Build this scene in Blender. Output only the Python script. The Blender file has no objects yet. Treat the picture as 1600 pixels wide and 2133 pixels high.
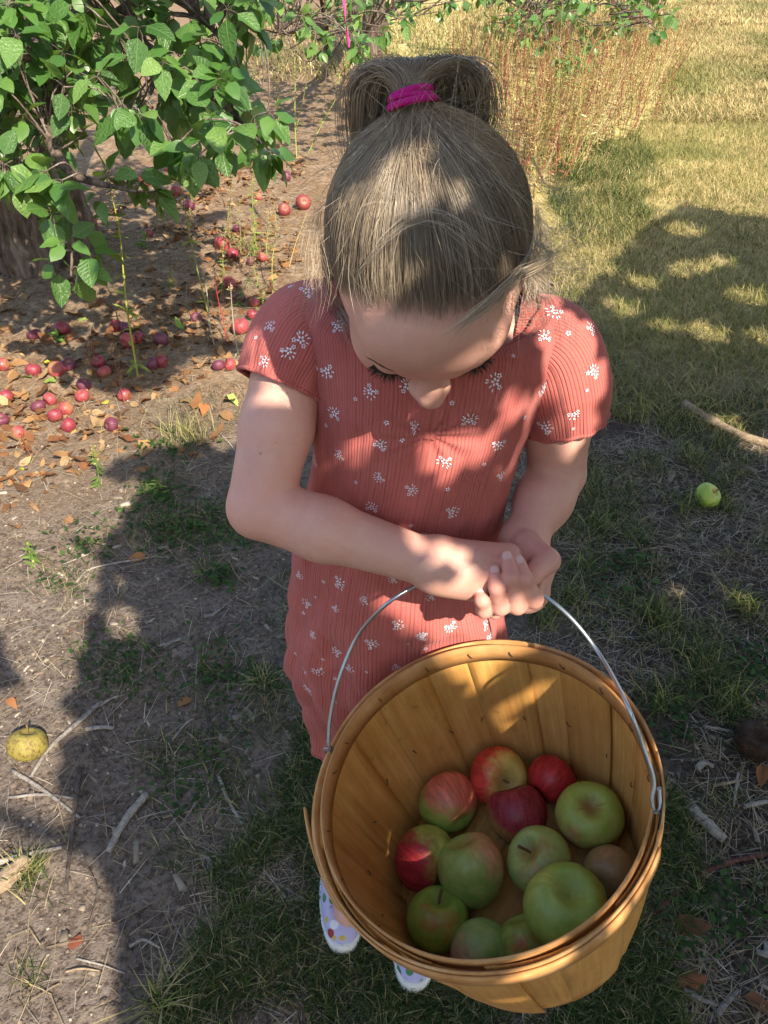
import bpy, math, random
import numpy as np
from mathutils import Vector, Matrix
from mathutils.bvhtree import BVHTree

rng = np.random.default_rng(7)
random.seed(7)
scene = bpy.context.scene
col = scene.collection

# ------------------------------------------------------------------ camera
CAM_H, PITCH = 1.38, math.radians(38)
cam_d = bpy.data.cameras.new('camera')
cam = bpy.data.objects.new('camera', cam_d)
col.objects.link(cam)
cam.location = (0, 0, CAM_H)
cam.rotation_euler = (math.radians(90) - PITCH, 0, 0)
cam_d.sensor_fit = 'HORIZONTAL'
cam_d.sensor_width = 36.0
cam_d.lens = 36.0
cam_d.clip_start = 0.02
cam_d.clip_end = 400
scene.camera = cam

# ------------------------------------------------------------------ sky, sun, exposure
SUN_EL, SUN_AZ = math.radians(43), math.radians(30)   # azimuth: to the right of straight behind the camera
TO_SUN = np.array([math.sin(SUN_AZ) * math.cos(SUN_EL), -math.cos(SUN_AZ) * math.cos(SUN_EL), math.sin(SUN_EL)])
world = bpy.data.worlds.new('World')
scene.world = world
world.use_nodes = True
wn = world.node_tree.nodes
wl = world.node_tree.links
wn.clear()
sky = wn.new('ShaderNodeTexSky')
sky.sky_type = 'NISHITA'
sky.sun_disc = False
sky.sun_elevation = SUN_EL
sky.sun_rotation = math.atan2(TO_SUN[0], TO_SUN[1])
sky.air_density = 1.0
sky.dust_density = 1.6
sky.ozone_density = 0.7
bgn = wn.new('ShaderNodeBackground')
bgn.inputs['Strength'].default_value = 0.140
won = wn.new('ShaderNodeOutputWorld')
wl.new(sky.outputs[0], bgn.inputs[0])
wl.new(bgn.outputs[0], won.inputs[0])
sun_d = bpy.data.lights.new('sun', 'SUN')
sun_d.energy = 5.0
sun_d.angle = math.radians(0.53)
sun_d.color = (1.0, 0.90, 0.74)
sun = bpy.data.objects.new('sun', sun_d)
col.objects.link(sun)
sun.location = tuple(TO_SUN * 20)
sun.rotation_euler = Vector(tuple(TO_SUN)).to_track_quat('Z', 'Y').to_euler()
scene.view_settings.view_transform = 'Standard'
scene.view_settings.look = 'None'
scene.view_settings.gamma = 1.0
scene.view_settings.use_curve_mapping = False
scene.view_settings.exposure = 1.10
scene.cycles.max_bounces = 6
scene.cycles.diffuse_bounces = 3
scene.cycles.glossy_bounces = 2
scene.cycles.transmission_bounces = 4
scene.cycles.transparent_max_bounces = 4
scene.cycles.use_denoising = True
scene.cycles.sample_clamp_indirect = 6.0

# ------------------------------------------------------------------ places: a photograph point at a depth, or on the ground
FW = np.array([0, math.cos(PITCH), -math.sin(PITCH)])
UP = np.array([0, math.sin(PITCH), math.cos(PITCH)])
RT = np.array([1.0, 0, 0])
CAMP = np.array([0, 0, CAM_H])

def ray(u, v):
    return FW + RT * ((u - 800) / 1600.0) + UP * ((1066.5 - v) / 1600.0)

def at(u, v, t):
    return CAMP + ray(u, v) * t

def on_ground(u, v, z=0.0):
    d = ray(u, v)
    return CAMP + d * ((z - CAM_H) / d[2])

def to_px(P):
    d = np.asarray(P, float) - CAMP
    t = d @ FW
    return np.stack([800 + 1600 * (d @ RT) / t, 1066.5 - 1600 * (d @ UP) / t], -1)

def in_poly(px, poly):
    px = np.atleast_2d(px)
    x, y = px[:, 0], px[:, 1]
    ins = np.zeros(len(px), bool)
    n = len(poly)
    for i in range(n):
        x0, y0 = poly[i]
        x1, y1 = poly[(i + 1) % n]
        c = ((y0 > y) != (y1 > y))
        with np.errstate(divide='ignore', invalid='ignore'):
            xi = (x1 - x0) * (y - y0) / ((y1 - y0) if y1 != y0 else 1e-9) + x0
        ins ^= c & (x < xi)
    return ins

def unit(v):
    v = np.asarray(v, float)
    return v / (np.linalg.norm(v, axis=-1, keepdims=True) + 1e-12)

# ------------------------------------------------------------------ value noise for shapes
_perm = np.random.default_rng(3).random((64, 64, 64)).astype(np.float32)
def vnoise(P, scale=1.0):
    P = np.asarray(P, float) * scale
    i = np.floor(P).astype(int)
    f = P - i
    f = f * f * (3 - 2 * f)
    out = 0
    for dx in (0, 1):
        for dy in (0, 1):
            for dz in (0, 1):
                w = (f[..., 0] if dx else 1 - f[..., 0]) * (f[..., 1] if dy else 1 - f[..., 1]) * (f[..., 2] if dz else 1 - f[..., 2])
                out = out + w * _perm[(i[..., 0] + dx) % 64, (i[..., 1] + dy) % 64, (i[..., 2] + dz) % 64]
    return out * 2 - 1

# ------------------------------------------------------------------ mesh helpers
def mesh_from(name, V, F, mat=None, smooth=True, uv=None, attrs=None):
    """V (n,3); F list of arrays (m,3) or (m,4)."""
    me = bpy.data.meshes.new(name)
    V = np.asarray(V, np.float32)
    if not isinstance(F, (list, tuple)):
        F = [F]
    F = [np.asarray(f, np.int32) for f in F if len(f)]
    nl = sum(f.size for f in F)
    npoly = sum(len(f) for f in F)
    me.vertices.add(len(V))
    me.vertices.foreach_set('co', V.ravel())
    me.loops.add(nl)
    me.polygons.add(npoly)
    li = np.concatenate([f.ravel() for f in F])
    me.loops.foreach_set('vertex_index', li)
    tot = np.concatenate([np.full(len(f), f.shape[1], np.int32) for f in F])
    st = np.concatenate([[0], np.cumsum(tot)[:-1]]).astype(np.int32)
    me.polygons.foreach_set('loop_start', st)
    me.polygons.foreach_set('loop_total', tot)
    if smooth:
        me.polygons.foreach_set('use_smooth', np.ones(npoly, bool))
    me.update(calc_edges=True)
    if uv is not None:
        l = me.uv_layers.new(name='UVMap')
        l.data.foreach_set('uv', np.asarray(uv, np.float32)[li].ravel())
    for k, a in (attrs or {}).items():
        a = np.asarray(a, np.float32)
        if a.ndim == 1:
            me.attributes.new(k, 'FLOAT', 'POINT').data.foreach_set('value', a)
        else:
            c = np.ones((len(a), 4), np.float32)
            c[:, :3] = a
            me.attributes.new(k, 'FLOAT_COLOR', 'POINT').data.foreach_set('color', c.ravel())
    if mat is not None:
        me.materials.append(mat)
    me.validate()
    return me

def link(name, me, parent=None, loc=None):
    o = bpy.data.objects.new(name, me)
    col.objects.link(o)
    if loc is not None:
        o.location = tuple(loc)
    if parent is not None:
        o.parent = parent
    return o

def empty(name, loc=(0, 0, 0)):
    return link(name, None, None, loc)

def tag(o, label=None, cat=None, group=None, kind=None):
    if label: o['label'] = label
    if cat: o['category'] = cat
    if group: o['group'] = group
    if kind: o['kind'] = kind
    return o

def child(name, V, F, mat, parent, origin=None, **kw):
    """mesh given in world coordinates, parented to a thing that stands at parent.location (no rotation)."""
    o = np.array(parent.location) if origin is None else origin
    me = mesh_from(name, np.asarray(V) - o, F, mat, **kw)
    return link(name, me, parent)

class MB:
    """collects verts and faces"""
    def __init__(s):
        s.V, s.T, s.Q, s.A, s.n = [], [], [], {}, 0
    def add(s, V, T=None, Q=None, **attrs):
        V = np.asarray(V, float)
        if T is not None and len(T): s.T.append(np.asarray(T) + s.n)
        if Q is not None and len(Q): s.Q.append(np.asarray(Q) + s.n)
        s.V.append(V)
        for k, a in attrs.items():
            a = np.asarray(a, float)
            if a.ndim == 0: a = np.full(len(V), float(a))
            elif a.ndim == 1 and len(a) == 3 and len(V) != 3: a = np.tile(a, (len(V), 1))
            s.A.setdefault(k, []).append(a)
        s.n += len(V)
    def faces(s):
        return [np.concatenate(x) for x in (s.T, s.Q) if x]
    def get(s):
        return np.concatenate(s.V), s.faces(), {k: np.concatenate(a) for k, a in s.A.items()}

def frame_along(P):
    """parallel-transport frames on a polyline"""
    P = np.asarray(P, float)
    T = unit(np.gradient(P, axis=0))
    N = np.zeros_like(P)
    a = np.array([0, 0, 1.0]) if abs(T[0][2]) < .9 else np.array([1.0, 0, 0])
    n = unit(np.cross(T[0], a))
    for i in range(len(P)):
        n = unit(n - T[i] * (n @ T[i]))
        N[i] = n
    return T, N, np.cross(T, N)

def smooth_path(P, n):
    """Catmull-Rom through points"""
    P = np.asarray(P, float)
    Q = np.vstack([2 * P[0] - P[1], P, 2 * P[-1] - P[-2]])
    ts = np.linspace(0, len(P) - 1 - 1e-6, n)
    i = ts.astype(int)
    f = (ts - i)[:, None]
    p0, p1, p2, p3 = Q[i], Q[i + 1], Q[i + 2], Q[i + 3]
    return .5 * (2 * p1 + (p2 - p0) * f + (2 * p0 - 5 * p1 + 4 * p2 - p3) * f ** 2 + (3 * p1 - p0 - 3 * p2 + p3) * f ** 3)

def tube(P, r, k=8, caps=True, wob=None):
    P = np.asarray(P, float)
    n = len(P)
    r = np.broadcast_to(np.asarray(r, float), (n,))
    T, N, B = frame_along(P)
    a = np.linspace(0, 2 * np.pi, k, endpoint=False)
    rr = r[:, None] * (np.ones((n, k)) if wob is None else wob)
    V = P[:, None] + rr[..., None] * (np.cos(a)[None, :, None] * N[:, None] + np.sin(a)[None, :, None] * B[:, None])
    i, j = np.meshgrid(np.arange(n - 1), np.arange(k), indexing='ij')
    Q = np.stack([i * k + j, i * k + (j + 1) % k, (i + 1) * k + (j + 1) % k, (i + 1) * k + j], -1).reshape(-1, 4)
    V = V.reshape(-1, 3)
    Tt = np.zeros((0, 3), int)
    if caps:
        c0, c1 = len(V), len(V) + 1
        V = np.vstack([V, P[0], P[-1]])
        jj = np.arange(k)
        Tt = np.vstack([np.stack([np.full(k, c0), (jj + 1) % k, jj], 1),
                        np.stack([np.full(k, c1), (n - 1) * k + jj, (n - 1) * k + (jj + 1) % k], 1)])
    return V, Tt, Q

def strands(paths, radii, sides=3):
    """paths (m,n,3), radii (m,n) -> thin tubes in one array set; returns V,Q and the strand index of each vertex and its place along it"""
    m, n, _ = paths.shape
    T = unit(np.gradient(paths, axis=1))
    ref = np.zeros_like(T); ref[..., 0] = .31; ref[..., 1] = .77; ref[..., 2] = -.55
    N = unit(np.cross(T, ref))
    B = np.cross(T, N)
    a = np.linspace(0, 2 * np.pi, sides, endpoint=False)
    V = paths[:, :, None] + radii[:, :, None, None] * (np.cos(a)[None, None, :, None] * N[:, :, None] + np.sin(a)[None, None, :, None] * B[:, :, None])
    mi, i, j = np.meshgrid(np.arange(m), np.arange(n - 1), np.arange(sides), indexing='ij')
    base = mi * n * sides
    Q = np.stack([base + i * sides + j, base + i * sides + (j + 1) % sides, base + (i + 1) * sides + (j + 1) % sides, base + (i + 1) * sides + j], -1).reshape(-1, 4)
    idx = np.repeat(np.arange(m), n * sides)
    along = np.tile(np.repeat(np.linspace(0, 1, n), sides), m)
    return V.reshape(-1, 3), Q, idx, along

# ------------------------------------------------------------------ materials
class N:
    def __init__(s, name):
        s.m = bpy.data.materials.new(name)
        s.m.use_nodes = True
        s.t = s.m.node_tree
        s.t.nodes.clear()
        s.out = s.t.nodes.new('ShaderNodeOutputMaterial')
    def n(s, typ, ins=None, **props):
        nd = s.t.nodes.new('ShaderNode' + typ)
        for k, v in props.items():
            setattr(nd, k, v)
        for k, v in (ins or {}).items():
            s.set(nd.inputs[k], v)
        return nd
    def set(s, sock, v):
        if hasattr(v, 'bl_idname') and hasattr(v, 'outputs'):
            v = v.outputs[0]
        if isinstance(v, bpy.types.NodeSocket):
            s.t.links.new(v, sock)
        else:
            if isinstance(v, (tuple, list)) and len(v) == 3 and sock.type == 'RGBA':
                v = (*v, 1)
            sock.default_value = v
    def math(s, op, a, b=0.0, clamp=False):
        nd = s.n('Math', operation=op, use_clamp=clamp)
        s.set(nd.inputs[0], a); s.set(nd.inputs[1], b)
        return nd.outputs[0]
    def mix(s, f, a, b, typ='MIX'):
        nd = s.n('Mix', data_type='RGBA', blend_type=typ)
        s.set(nd.inputs[0], f); s.set(nd.inputs[6], a); s.set(nd.inputs[7], b)
        return nd.outputs[2]
    def noise(s, vec, scale, detail=3, rough=.55, dist=0.0):
        nd = s.n('TexNoise', {'Scale': scale, 'Detail': detail, 'Roughness': rough, 'Distortion': dist})
        if vec is not None: s.set(nd.inputs['Vector'], vec)
        return nd.outputs[0]
    def ramp(s, f, stops, interp='LINEAR'):
        nd = s.n('ValToRGB')
        cr = nd.color_ramp
        cr.interpolation = interp
        while len(cr.elements) < len(stops): cr.elements.new(.5)
        for e, (p, c) in zip(cr.elements, stops):
            e.position = p
            e.color = (*c, 1) if isinstance(c, (tuple, list)) else (c, c, c, 1)
        s.set(nd.inputs[0], f)
        return nd.outputs[0]
    def maprange(s, v, a, b, c=0.0, d=1.0, smooth=False):
        nd = s.n('MapRange', {0: v, 1: a, 2: b, 3: c, 4: d})
        if smooth: nd.interpolation_type = 'SMOOTHSTEP'
        return nd.outputs[0]
    def attr(s, name, out='Fac'):
        return s.n('Attribute', attribute_name=name).outputs[out]
    def coord(s, which='Object'):
        return s.n('TexCoord').outputs[which]
    def scaled(s, vec, sc, loc=(0, 0, 0)):
        return s.n('Mapping', {'Vector': vec, 'Scale': sc, 'Location': loc}).outputs[0]
    def bump(s, h, strength=.3, dist=.01, normal=None):
        nd = s.n('Bump', {'Strength': strength, 'Distance': dist, 'Height': h})
        if normal is not None: s.set(nd.inputs['Normal'], normal)
        return nd.outputs[0]
    def principled(s, color, rough=.6, spec=.4, normal=None, **kw):
        nd = s.n('BsdfPrincipled', {'Base Color': color, 'Roughness': rough, 'Specular IOR Level': spec})
        if normal is not None: s.set(nd.inputs['Normal'], normal)
        for k, v in kw.items():
            s.set(nd.inputs[k.replace('_', ' ')], v)
        s.t.links.new(nd.outputs[0], s.out.inputs[0])
        return nd
    def leafy(s, color, back, trans=.35, rough=.45, normal=None, spec=.35):
        p = s.n('BsdfPrincipled', {'Base Color': color, 'Roughness': rough, 'Specular IOR Level': spec})
        if normal is not None: s.set(p.inputs['Normal'], normal)
        tr = s.n('BsdfTranslucent', {'Color': back})
        mx = s.n('MixShader', {0: trans, 1: p.outputs[0], 2: tr.outputs[0]})
        s.t.links.new(mx.outputs[0], s.out.inputs[0])
        return mx

def plain(name, c, rough=.6, spec=.4, **kw):
    n = N(name)
    n.principled(c, rough, spec, **kw)
    return n.m

# ================================================================== GROUND
def gz(P):
    P = np.asarray(P, float)
    Q = np.concatenate([P[..., :2], np.zeros(P.shape[:-1] + (1,))], -1)
    h = .022 * vnoise(Q + 11.3, 1.1) + .009 * vnoise(Q + 3.1, 4.5) + .0035 * vnoise(Q + 7.7, 17) + .0018 * vnoise(Q + 1.7, 47)
    return h / (1 + (np.clip(P[..., 1] - 2.5, 0, None) / 4.0) ** 2)

def ground_at(u, v):
    P = on_ground(u, v)
    for _ in range(3):
        P = on_ground(u, v, float(gz(P)))
    return P

def axis_steps(lo, hi, fine_lo, fine_hi, step, growth=1.12):
    a = list(np.arange(fine_lo, fine_hi + step / 2, step))
    s = step
    while a[-1] < hi:
        s *= growth; a.append(a[-1] + s)
    s = step
    while a[0] > lo:
        s *= growth; a.insert(0, a[0] - s)
    return np.array(a)

gx_ = axis_steps(-70, 70, -1.5, 1.7, .013)
gy_ = axis_steps(-40, 110, .3, 2.6, .013)
X, Y = np.meshgrid(gx_, gy_, indexing='ij')
GV = np.stack([X, Y, np.zeros_like(X)], -1)
GV[..., 2] = gz(GV)
nx, ny = X.shape
i, j = np.meshgrid(np.arange(nx - 1), np.arange(ny - 1), indexing='ij')
GQ = np.stack([i * ny + j, (i + 1) * ny + j, (i + 1) * ny + j + 1, i * ny + j + 1], -1).reshape(-1, 4)

def mat_ground():
    m = N('soil')
    c = m.coord('Object')
    n1 = m.noise(c, 2.2, 5, .6)
    n2 = m.noise(c, 14, 5, .65)
    n3 = m.noise(c, 90, 4, .7)
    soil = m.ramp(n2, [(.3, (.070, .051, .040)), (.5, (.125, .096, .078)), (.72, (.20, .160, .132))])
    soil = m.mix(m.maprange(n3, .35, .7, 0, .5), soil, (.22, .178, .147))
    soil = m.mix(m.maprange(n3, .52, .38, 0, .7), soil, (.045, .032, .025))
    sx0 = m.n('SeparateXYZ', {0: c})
    right_shade = m.maprange(m.math('ADD', sx0.outputs[0], m.math('MULTIPLY', m.math('SUBTRACT', n1, .5), .8)), .15, .75, smooth=True)
    soil = m.mix(m.math('MULTIPLY', right_shade, .72), soil, m.mix(1.0, soil, (.30, .29, .29), 'MULTIPLY'))  # shade of the right-hand ground, painted into the soil colour
    # orchard floor to the left: sandy tan, litter-stained
    sx = m.n('SeparateXYZ', {0: c})
    wob = m.math('MULTIPLY', m.math('SUBTRACT', n1, .5), 2.6)
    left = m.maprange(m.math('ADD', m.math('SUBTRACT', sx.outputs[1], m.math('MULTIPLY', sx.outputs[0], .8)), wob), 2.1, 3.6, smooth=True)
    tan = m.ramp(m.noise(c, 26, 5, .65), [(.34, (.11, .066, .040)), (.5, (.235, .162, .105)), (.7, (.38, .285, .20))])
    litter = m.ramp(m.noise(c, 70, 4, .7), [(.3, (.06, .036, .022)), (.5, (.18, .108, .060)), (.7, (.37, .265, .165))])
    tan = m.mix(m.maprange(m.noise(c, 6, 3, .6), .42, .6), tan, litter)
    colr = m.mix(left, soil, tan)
    # meadow to the right: straw and thin green
    right = m.maprange(m.math('ADD', m.math('ADD', m.math('MULTIPLY', sx.outputs[0], 1.0), m.math('MULTIPLY', sx.outputs[1], .12)), m.math('MULTIPLY', wob, .35)), 1.0, 1.65, smooth=True)
    far = m.maprange(sx.outputs[1], 2.0, 3.4, smooth=True)
    straw = m.ramp(m.noise(c, 5.5, 5, .65), [(.32, (.22, .19, .055)), (.48, (.46, .37, .14)), (.66, (.66, .52, .25))])
    fib = m.noise(m.scaled(c, (60, 24, 30)), 1.4, 4, .7)
    straw = m.mix(m.maprange(fib, .3, .55, .75, 0), straw, (.06, .055, .02))
    colr = m.mix(m.math('MULTIPLY', right, far), colr, straw)
    h = m.math('ADD', m.math('MULTIPLY', n2, .5), m.math('MULTIPLY', n3, .5))
    vor = m.n('TexVoronoi', {'Vector': c, 'Scale': 120.0})
    h = m.math('ADD', h, m.math('MULTIPLY', m.maprange(vor.outputs[0], 0, .4), .12))
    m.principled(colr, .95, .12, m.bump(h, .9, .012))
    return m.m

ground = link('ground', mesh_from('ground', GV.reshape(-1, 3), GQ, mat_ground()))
tag(ground, 'bare grey brown soil with straw, tan leaf litter and dry meadow', 'ground', kind='structure')

# ================================================================== THE CHILD
# ---- signed-distance body on a stretched grid, meshed by surface nets
def spaced(segs):
    out = [segs[0][0]]
    for a, b, s in segs:
        n = max(1, int(round((b - a) / s)))
        out += list(np.linspace(a, b, n + 1)[1:])
    return np.array(out)

BX = spaced([(-.26, -.04, .0032), (-.04, .10, .0019), (.10, .205, .0015), (.205, .28, .004)])
BY = spaced([(.40, .60, .0019), (.60, .72, .0022), (.72, .86, .004)])
BZ = spaced([(-.01, .38, .009), (.38, .76, .006), (.76, .905, .0015), (.905, 1.06, .0028), (1.06, 1.30, .0019)])
BVAL = np.full((len(BX), len(BY), len(BZ)), 1.0, np.float32)

def sub(lo, hi, pad):
    s = []
    for A, l, h in zip((BX, BY, BZ), lo, hi):
        i0 = max(0, np.searchsorted(A, l - pad) - 1); i1 = min(len(A), np.searchsorted(A, h + pad) + 1)
        s.append(slice(i0, i1))
    return tuple(s)

def grid_pts(s):
    return np.stack(np.meshgrid(BX[s[0]], BY[s[1]], BZ[s[2]], indexing='ij'), -1).astype(np.float32)

def smin(a, b, k):
    if k <= 0: return np.minimum(a, b)
    h = np.clip(.5 + .5 * (b - a) / k, 0, 1)
    return b * (1 - h) + a * h - k * h * (1 - h)

def smax(a, b, k):
    return -smin(-a, -b, k)

def d_cone(P, a, b, ra, rb):
    a = np.asarray(a, np.float32); b = np.asarray(b, np.float32)
    ab = b - a
    h = np.clip(((P - a) @ ab) / max(1e-9, float(ab @ ab)), 0, 1)
    return np.linalg.norm(P - a - h[..., None] * ab, axis=-1) - (ra + (rb - ra) * h)

def d_ell(P, c, R3, r):
    q = (P - np.asarray(c, np.float32)) @ np.asarray(R3, np.float32).T
    r = np.asarray(r, np.float32)
    k0 = np.linalg.norm(q / r, axis=-1)
    k1 = np.linalg.norm(q / (r * r), axis=-1)
    return k0 * (k0 - 1) / np.maximum(k1, 1e-6)

def put(fn, lo, hi, k=.01, op='add', pad=.03):
    s = sub(np.minimum(lo, hi), np.maximum(lo, hi), pad + k)
    P = grid_pts(s)
    d = fn(P).astype(np.float32)
    BVAL[s] = smin(BVAL[s], d, k) if op == 'add' else smax(BVAL[s], -d, k)

def cone(a, b, ra, rb, k=.01, op='add'):
    a = np.asarray(a); b = np.asarray(b); r = max(ra, rb)
    put(lambda P: d_cone(P, a, b, ra, rb), np.minimum(a, b) - r, np.maximum(a, b) + r, k, op)

def ell(c, R3, r, k=.01, op='add'):
    c = np.asarray(c); m = max(r)
    put(lambda P: d_ell(P, c, R3, r), c - m, c + m, k, op)

# ---- head frame
HT = math.radians(57)
HC = at(892, 532, .582)
h_f = np.array([0, -math.cos(HT), -math.sin(HT)])
h_u = np.array([0, -math.sin(HT), math.cos(HT)])
h_x = np.array([1.0, 0, 0])
def rot(v, axis, a):
    axis = unit(axis)
    return v * math.cos(a) + np.cross(axis, v) * math.sin(a) + axis * (axis @ v) * (1 - math.cos(a))
for _ax, _an in (('f', math.radians(-2.0)), ('u', math.radians(4.0))):
    ax = h_f.copy() if _ax == 'f' else h_u.copy()
    h_f, h_u, h_x = rot(h_f, ax, _an), rot(h_u, ax, _an), rot(h_x, ax, _an)
HR = np.stack([h_x, h_f, h_u])         # rows: local axes (side, face, up)
CR = np.array([.0715, .089, .086])     # cranium radii
def hl(x, f, u):
    return HC + x * h_x + f * h_f + u * h_u

ell(HC, HR, CR, 0)
ell(hl(0, .026, -.055), HR, (.056, .058, .062), .02)       # face and jaw
ell(hl(0, .060, .018), HR, (.050, .027, .040), .02)        # forehead
for sgn in (-1, 1):
    ell(hl(sgn * .033, .052, -.052), HR, (.028, .030, .030), .018)   # cheeks
    ell(hl(sgn * .030, .087, -.022), HR, (.016, .010, .009), .008, 'cut')  # sockets
    ell(hl(sgn * .030, .0715, -.0245), HR, (.0165, .0135, .0125), .004)    # closed lids over the eyes
    cone(hl(sgn * .014, .086, -.006), hl(sgn * .044, .071, -.003), .0048, .004, .010)  # brow ridge
cone(hl(0, .080, -.010), hl(0, .101, -.046), .0085, .0102, .012)     # nose bridge to tip
ell(hl(0, .1030, -.0495), HR, (.0112, .0105, .0098), .006)
for sgn in (-1, 1):
    ell(hl(sgn * .0108, .0945, -.0525), HR, (.0072, .0090, .0070), .005)
    ell(hl(sgn * .0055, .1005, -.0615), HR, (.0032, .0045, .004), .002, 'cut')
ell(hl(0, .084, -.082), HR, (.020, .0075, .0048), .005)             # lips
ell(hl(0, .083, -.090), HR, (.018, .0075, .0050), .004)
ell(hl(0, .074, -.109), HR, (.020, .016, .014), .012)               # chin
for sgn in (-1, 1):                                                  # ears
    e = unit(np.array([sgn * .95, -.35, 0]))
    RE = np.stack([e, unit(np.array([-e[1], e[0], 0])), np.array([0, 0, 1.0])])
    ell(hl(sgn * .074, -.006, -.030), RE @ HR, (.007, .018, .029), .005)
    ell(hl(sgn * .082, -.003, -.028), RE @ HR, (.005, .010, .017), .003, 'cut')

# ---- trunk, limbs
SH_C = np.array([.046, .705, 1.032])
cone(hl(0, -.030, -.062), SH_C + [0, .012, .02], .036, .040, .02)    # neck
shR, shL = at(620, 690, .776), at(1160, 728, .786)
elR, elL = at(541, 1056, .775), at(1160, 985, .868)
wrR, wrL = at(893, 1172, .775), at(1090, 1128, .835)
cone(SH_C + [.0, .010, .030], shL + [-.030, .002, .004], .030, .026, .03)
cone(SH_C + [.0, .010, .030], shR + [.030, .002, .004], .030, .026, .03)
cone(shR + [0, 0, -.010], shL + [0, 0, -.010], .034, .034, .03)
I3 = np.eye(3)
ell((.040, .712, .955), I3, (.100, .066, .10), .03)
ell((.022, .716, .83), I3, (.093, .062, .12), .04)
ell((.016, .722, .68), I3, (.108, .078, .11), .04)
for hx, fx, fy in ((-.034, -.060, .640), (.078, .052, .590)):
    hip = np.array([hx, .755, .60]); knee = np.array([(hx + fx) / 2, .760, .34]); ank = np.array([fx, fy + .085, .075])
    cone(hip, knee, .056, .044, .03)
    cone(knee, ank, .047, .030, .02)
    cone(ank, np.array([fx, fy - .03, .045]), .026, .026, .02)
# right arm (nearer, on the left of the picture)
mid = shR * .45 + elR * .55
cone(shR, mid, .0375, .0360, .02)
cone(mid, elR, .0360, .0325, .012)
m2 = elR * .62 + wrR * .38 + np.array([0, -.002, .0])
cone(elR, m2, .0325, .0315, .005)
cone(m2, wrR, .0310, .0238, .014)
# left arm
mid = shL * .4 + elL * .6
cone(shL, mid, .037, .035, .02)
cone(mid, elL, .035, .032, .012)
m2 = elL * .6 + wrL * .4
cone(elL, m2, .032, .0305, .005)
cone(m2, wrL, .0305, .0220, .014)
# right hand: fist over the wire, back of the hand to the viewer
rk = [at(1058, 1158, .786), at(1056, 1183, .774), at(1046, 1208, .776), at(1020, 1234, .786)]
for q, r in zip(rk, (.0135, .0135, .013, .0125)):
    cone(wrR * .85 + q * .15, q, .0215, r, .016)
ell(at(970, 1192, .778), np.stack([unit(at(1060, 1190, .778) - at(900, 1172, .775)), unit(np.cross(at(1060, 1190, .778) - at(900, 1172, .775), [0, 0, 1.0])), [0, 0, 1.0]]), (.042, .022, .023), .015)
for q, r, (du, dv) in zip(rk, (.0078, .008, .0078, .007), ((40, 10), (40, 10), (30, 12), (22, 14))):
    u0, v0 = to_px(q)
    p1 = at(u0 + du, v0 + dv, .808); p2 = at(u0 + du - 12, v0 + dv + 28, .832); p3 = at(u0 - 5, v0 + dv + 22, .832)
    cone(q, p1, r * 1.3, r * 1.05, .006); cone(p1, p2, r * 1.05, r, .003); cone(p2, p3, r, r * .9, .003)
cone(at(930, 1160, .80), at(1000, 1150, .82), .014, .011, .012)      # right thumb behind
cone(at(1000, 1150, .82), at(1060, 1180, .835), .010, .0085, .006)
# left hand: palm behind, fingers closing up over the front of the fist
cone(wrL, at(1118, 1180, .818), .0225, .020, .012)
cone(wrL, at(1112, 1232, .818), .0215, .0175, .012)
cone(wrL, at(1096, 1248, .820), .020, .015, .012)
FING = {
    'index': [at(1122, 1205, .810), at(1112, 1248, .767), at(1093, 1206, .750), at(1082, 1172, .757)],
    'middle': [at(1115, 1228, .812), at(1077, 1260, .766), at(1065, 1204, .746), at(1057, 1164, .755)],
    'ring': [at(1098, 1246, .812), at(1042, 1263, .766), at(1035, 1224, .747), at(1031, 1193, .755)],
    'little': [at(1070, 1258, .812), at(1009, 1271, .770), at(1004, 1251, .757), at(1002, 1238, .760)],
}
FR = {'index': (.0098, .0090, .0078, .0066), 'middle': (.0098, .0094, .0080, .0068), 'ring': (.0094, .0088, .0076, .0064), 'little': (.0082, .0076, .0068, .0058)}
FVAL = {}
for nm, P in FING.items():
    r = FR[nm]
    lo = np.min(P, 0) - .014; hi = np.max(P, 0) + .014
    def fn(Q, P=P, r=r):
        d = d_cone(Q, P[0], P[1], r[0], r[1])
        d = smin(d, d_cone(Q, P[1], P[2], r[1], r[2]), .005)
        return smin(d, d_cone(Q, P[2], P[3], r[2], r[3]), .004)
    put(fn, lo, hi, .0012)
tb = [at(1098, 1136, .812), at(1140, 1168, .782), at(1112, 1196, .768)]
def fn(Q):
    d = d_cone(Q, tb[0], tb[1], .0165, .0125)
    return smin(d, d_cone(Q, tb[1], tb[2], .0125, .0105), .006)
put(fn, np.min(tb, 0) - .02, np.max(tb, 0) + .02, .004)

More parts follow.
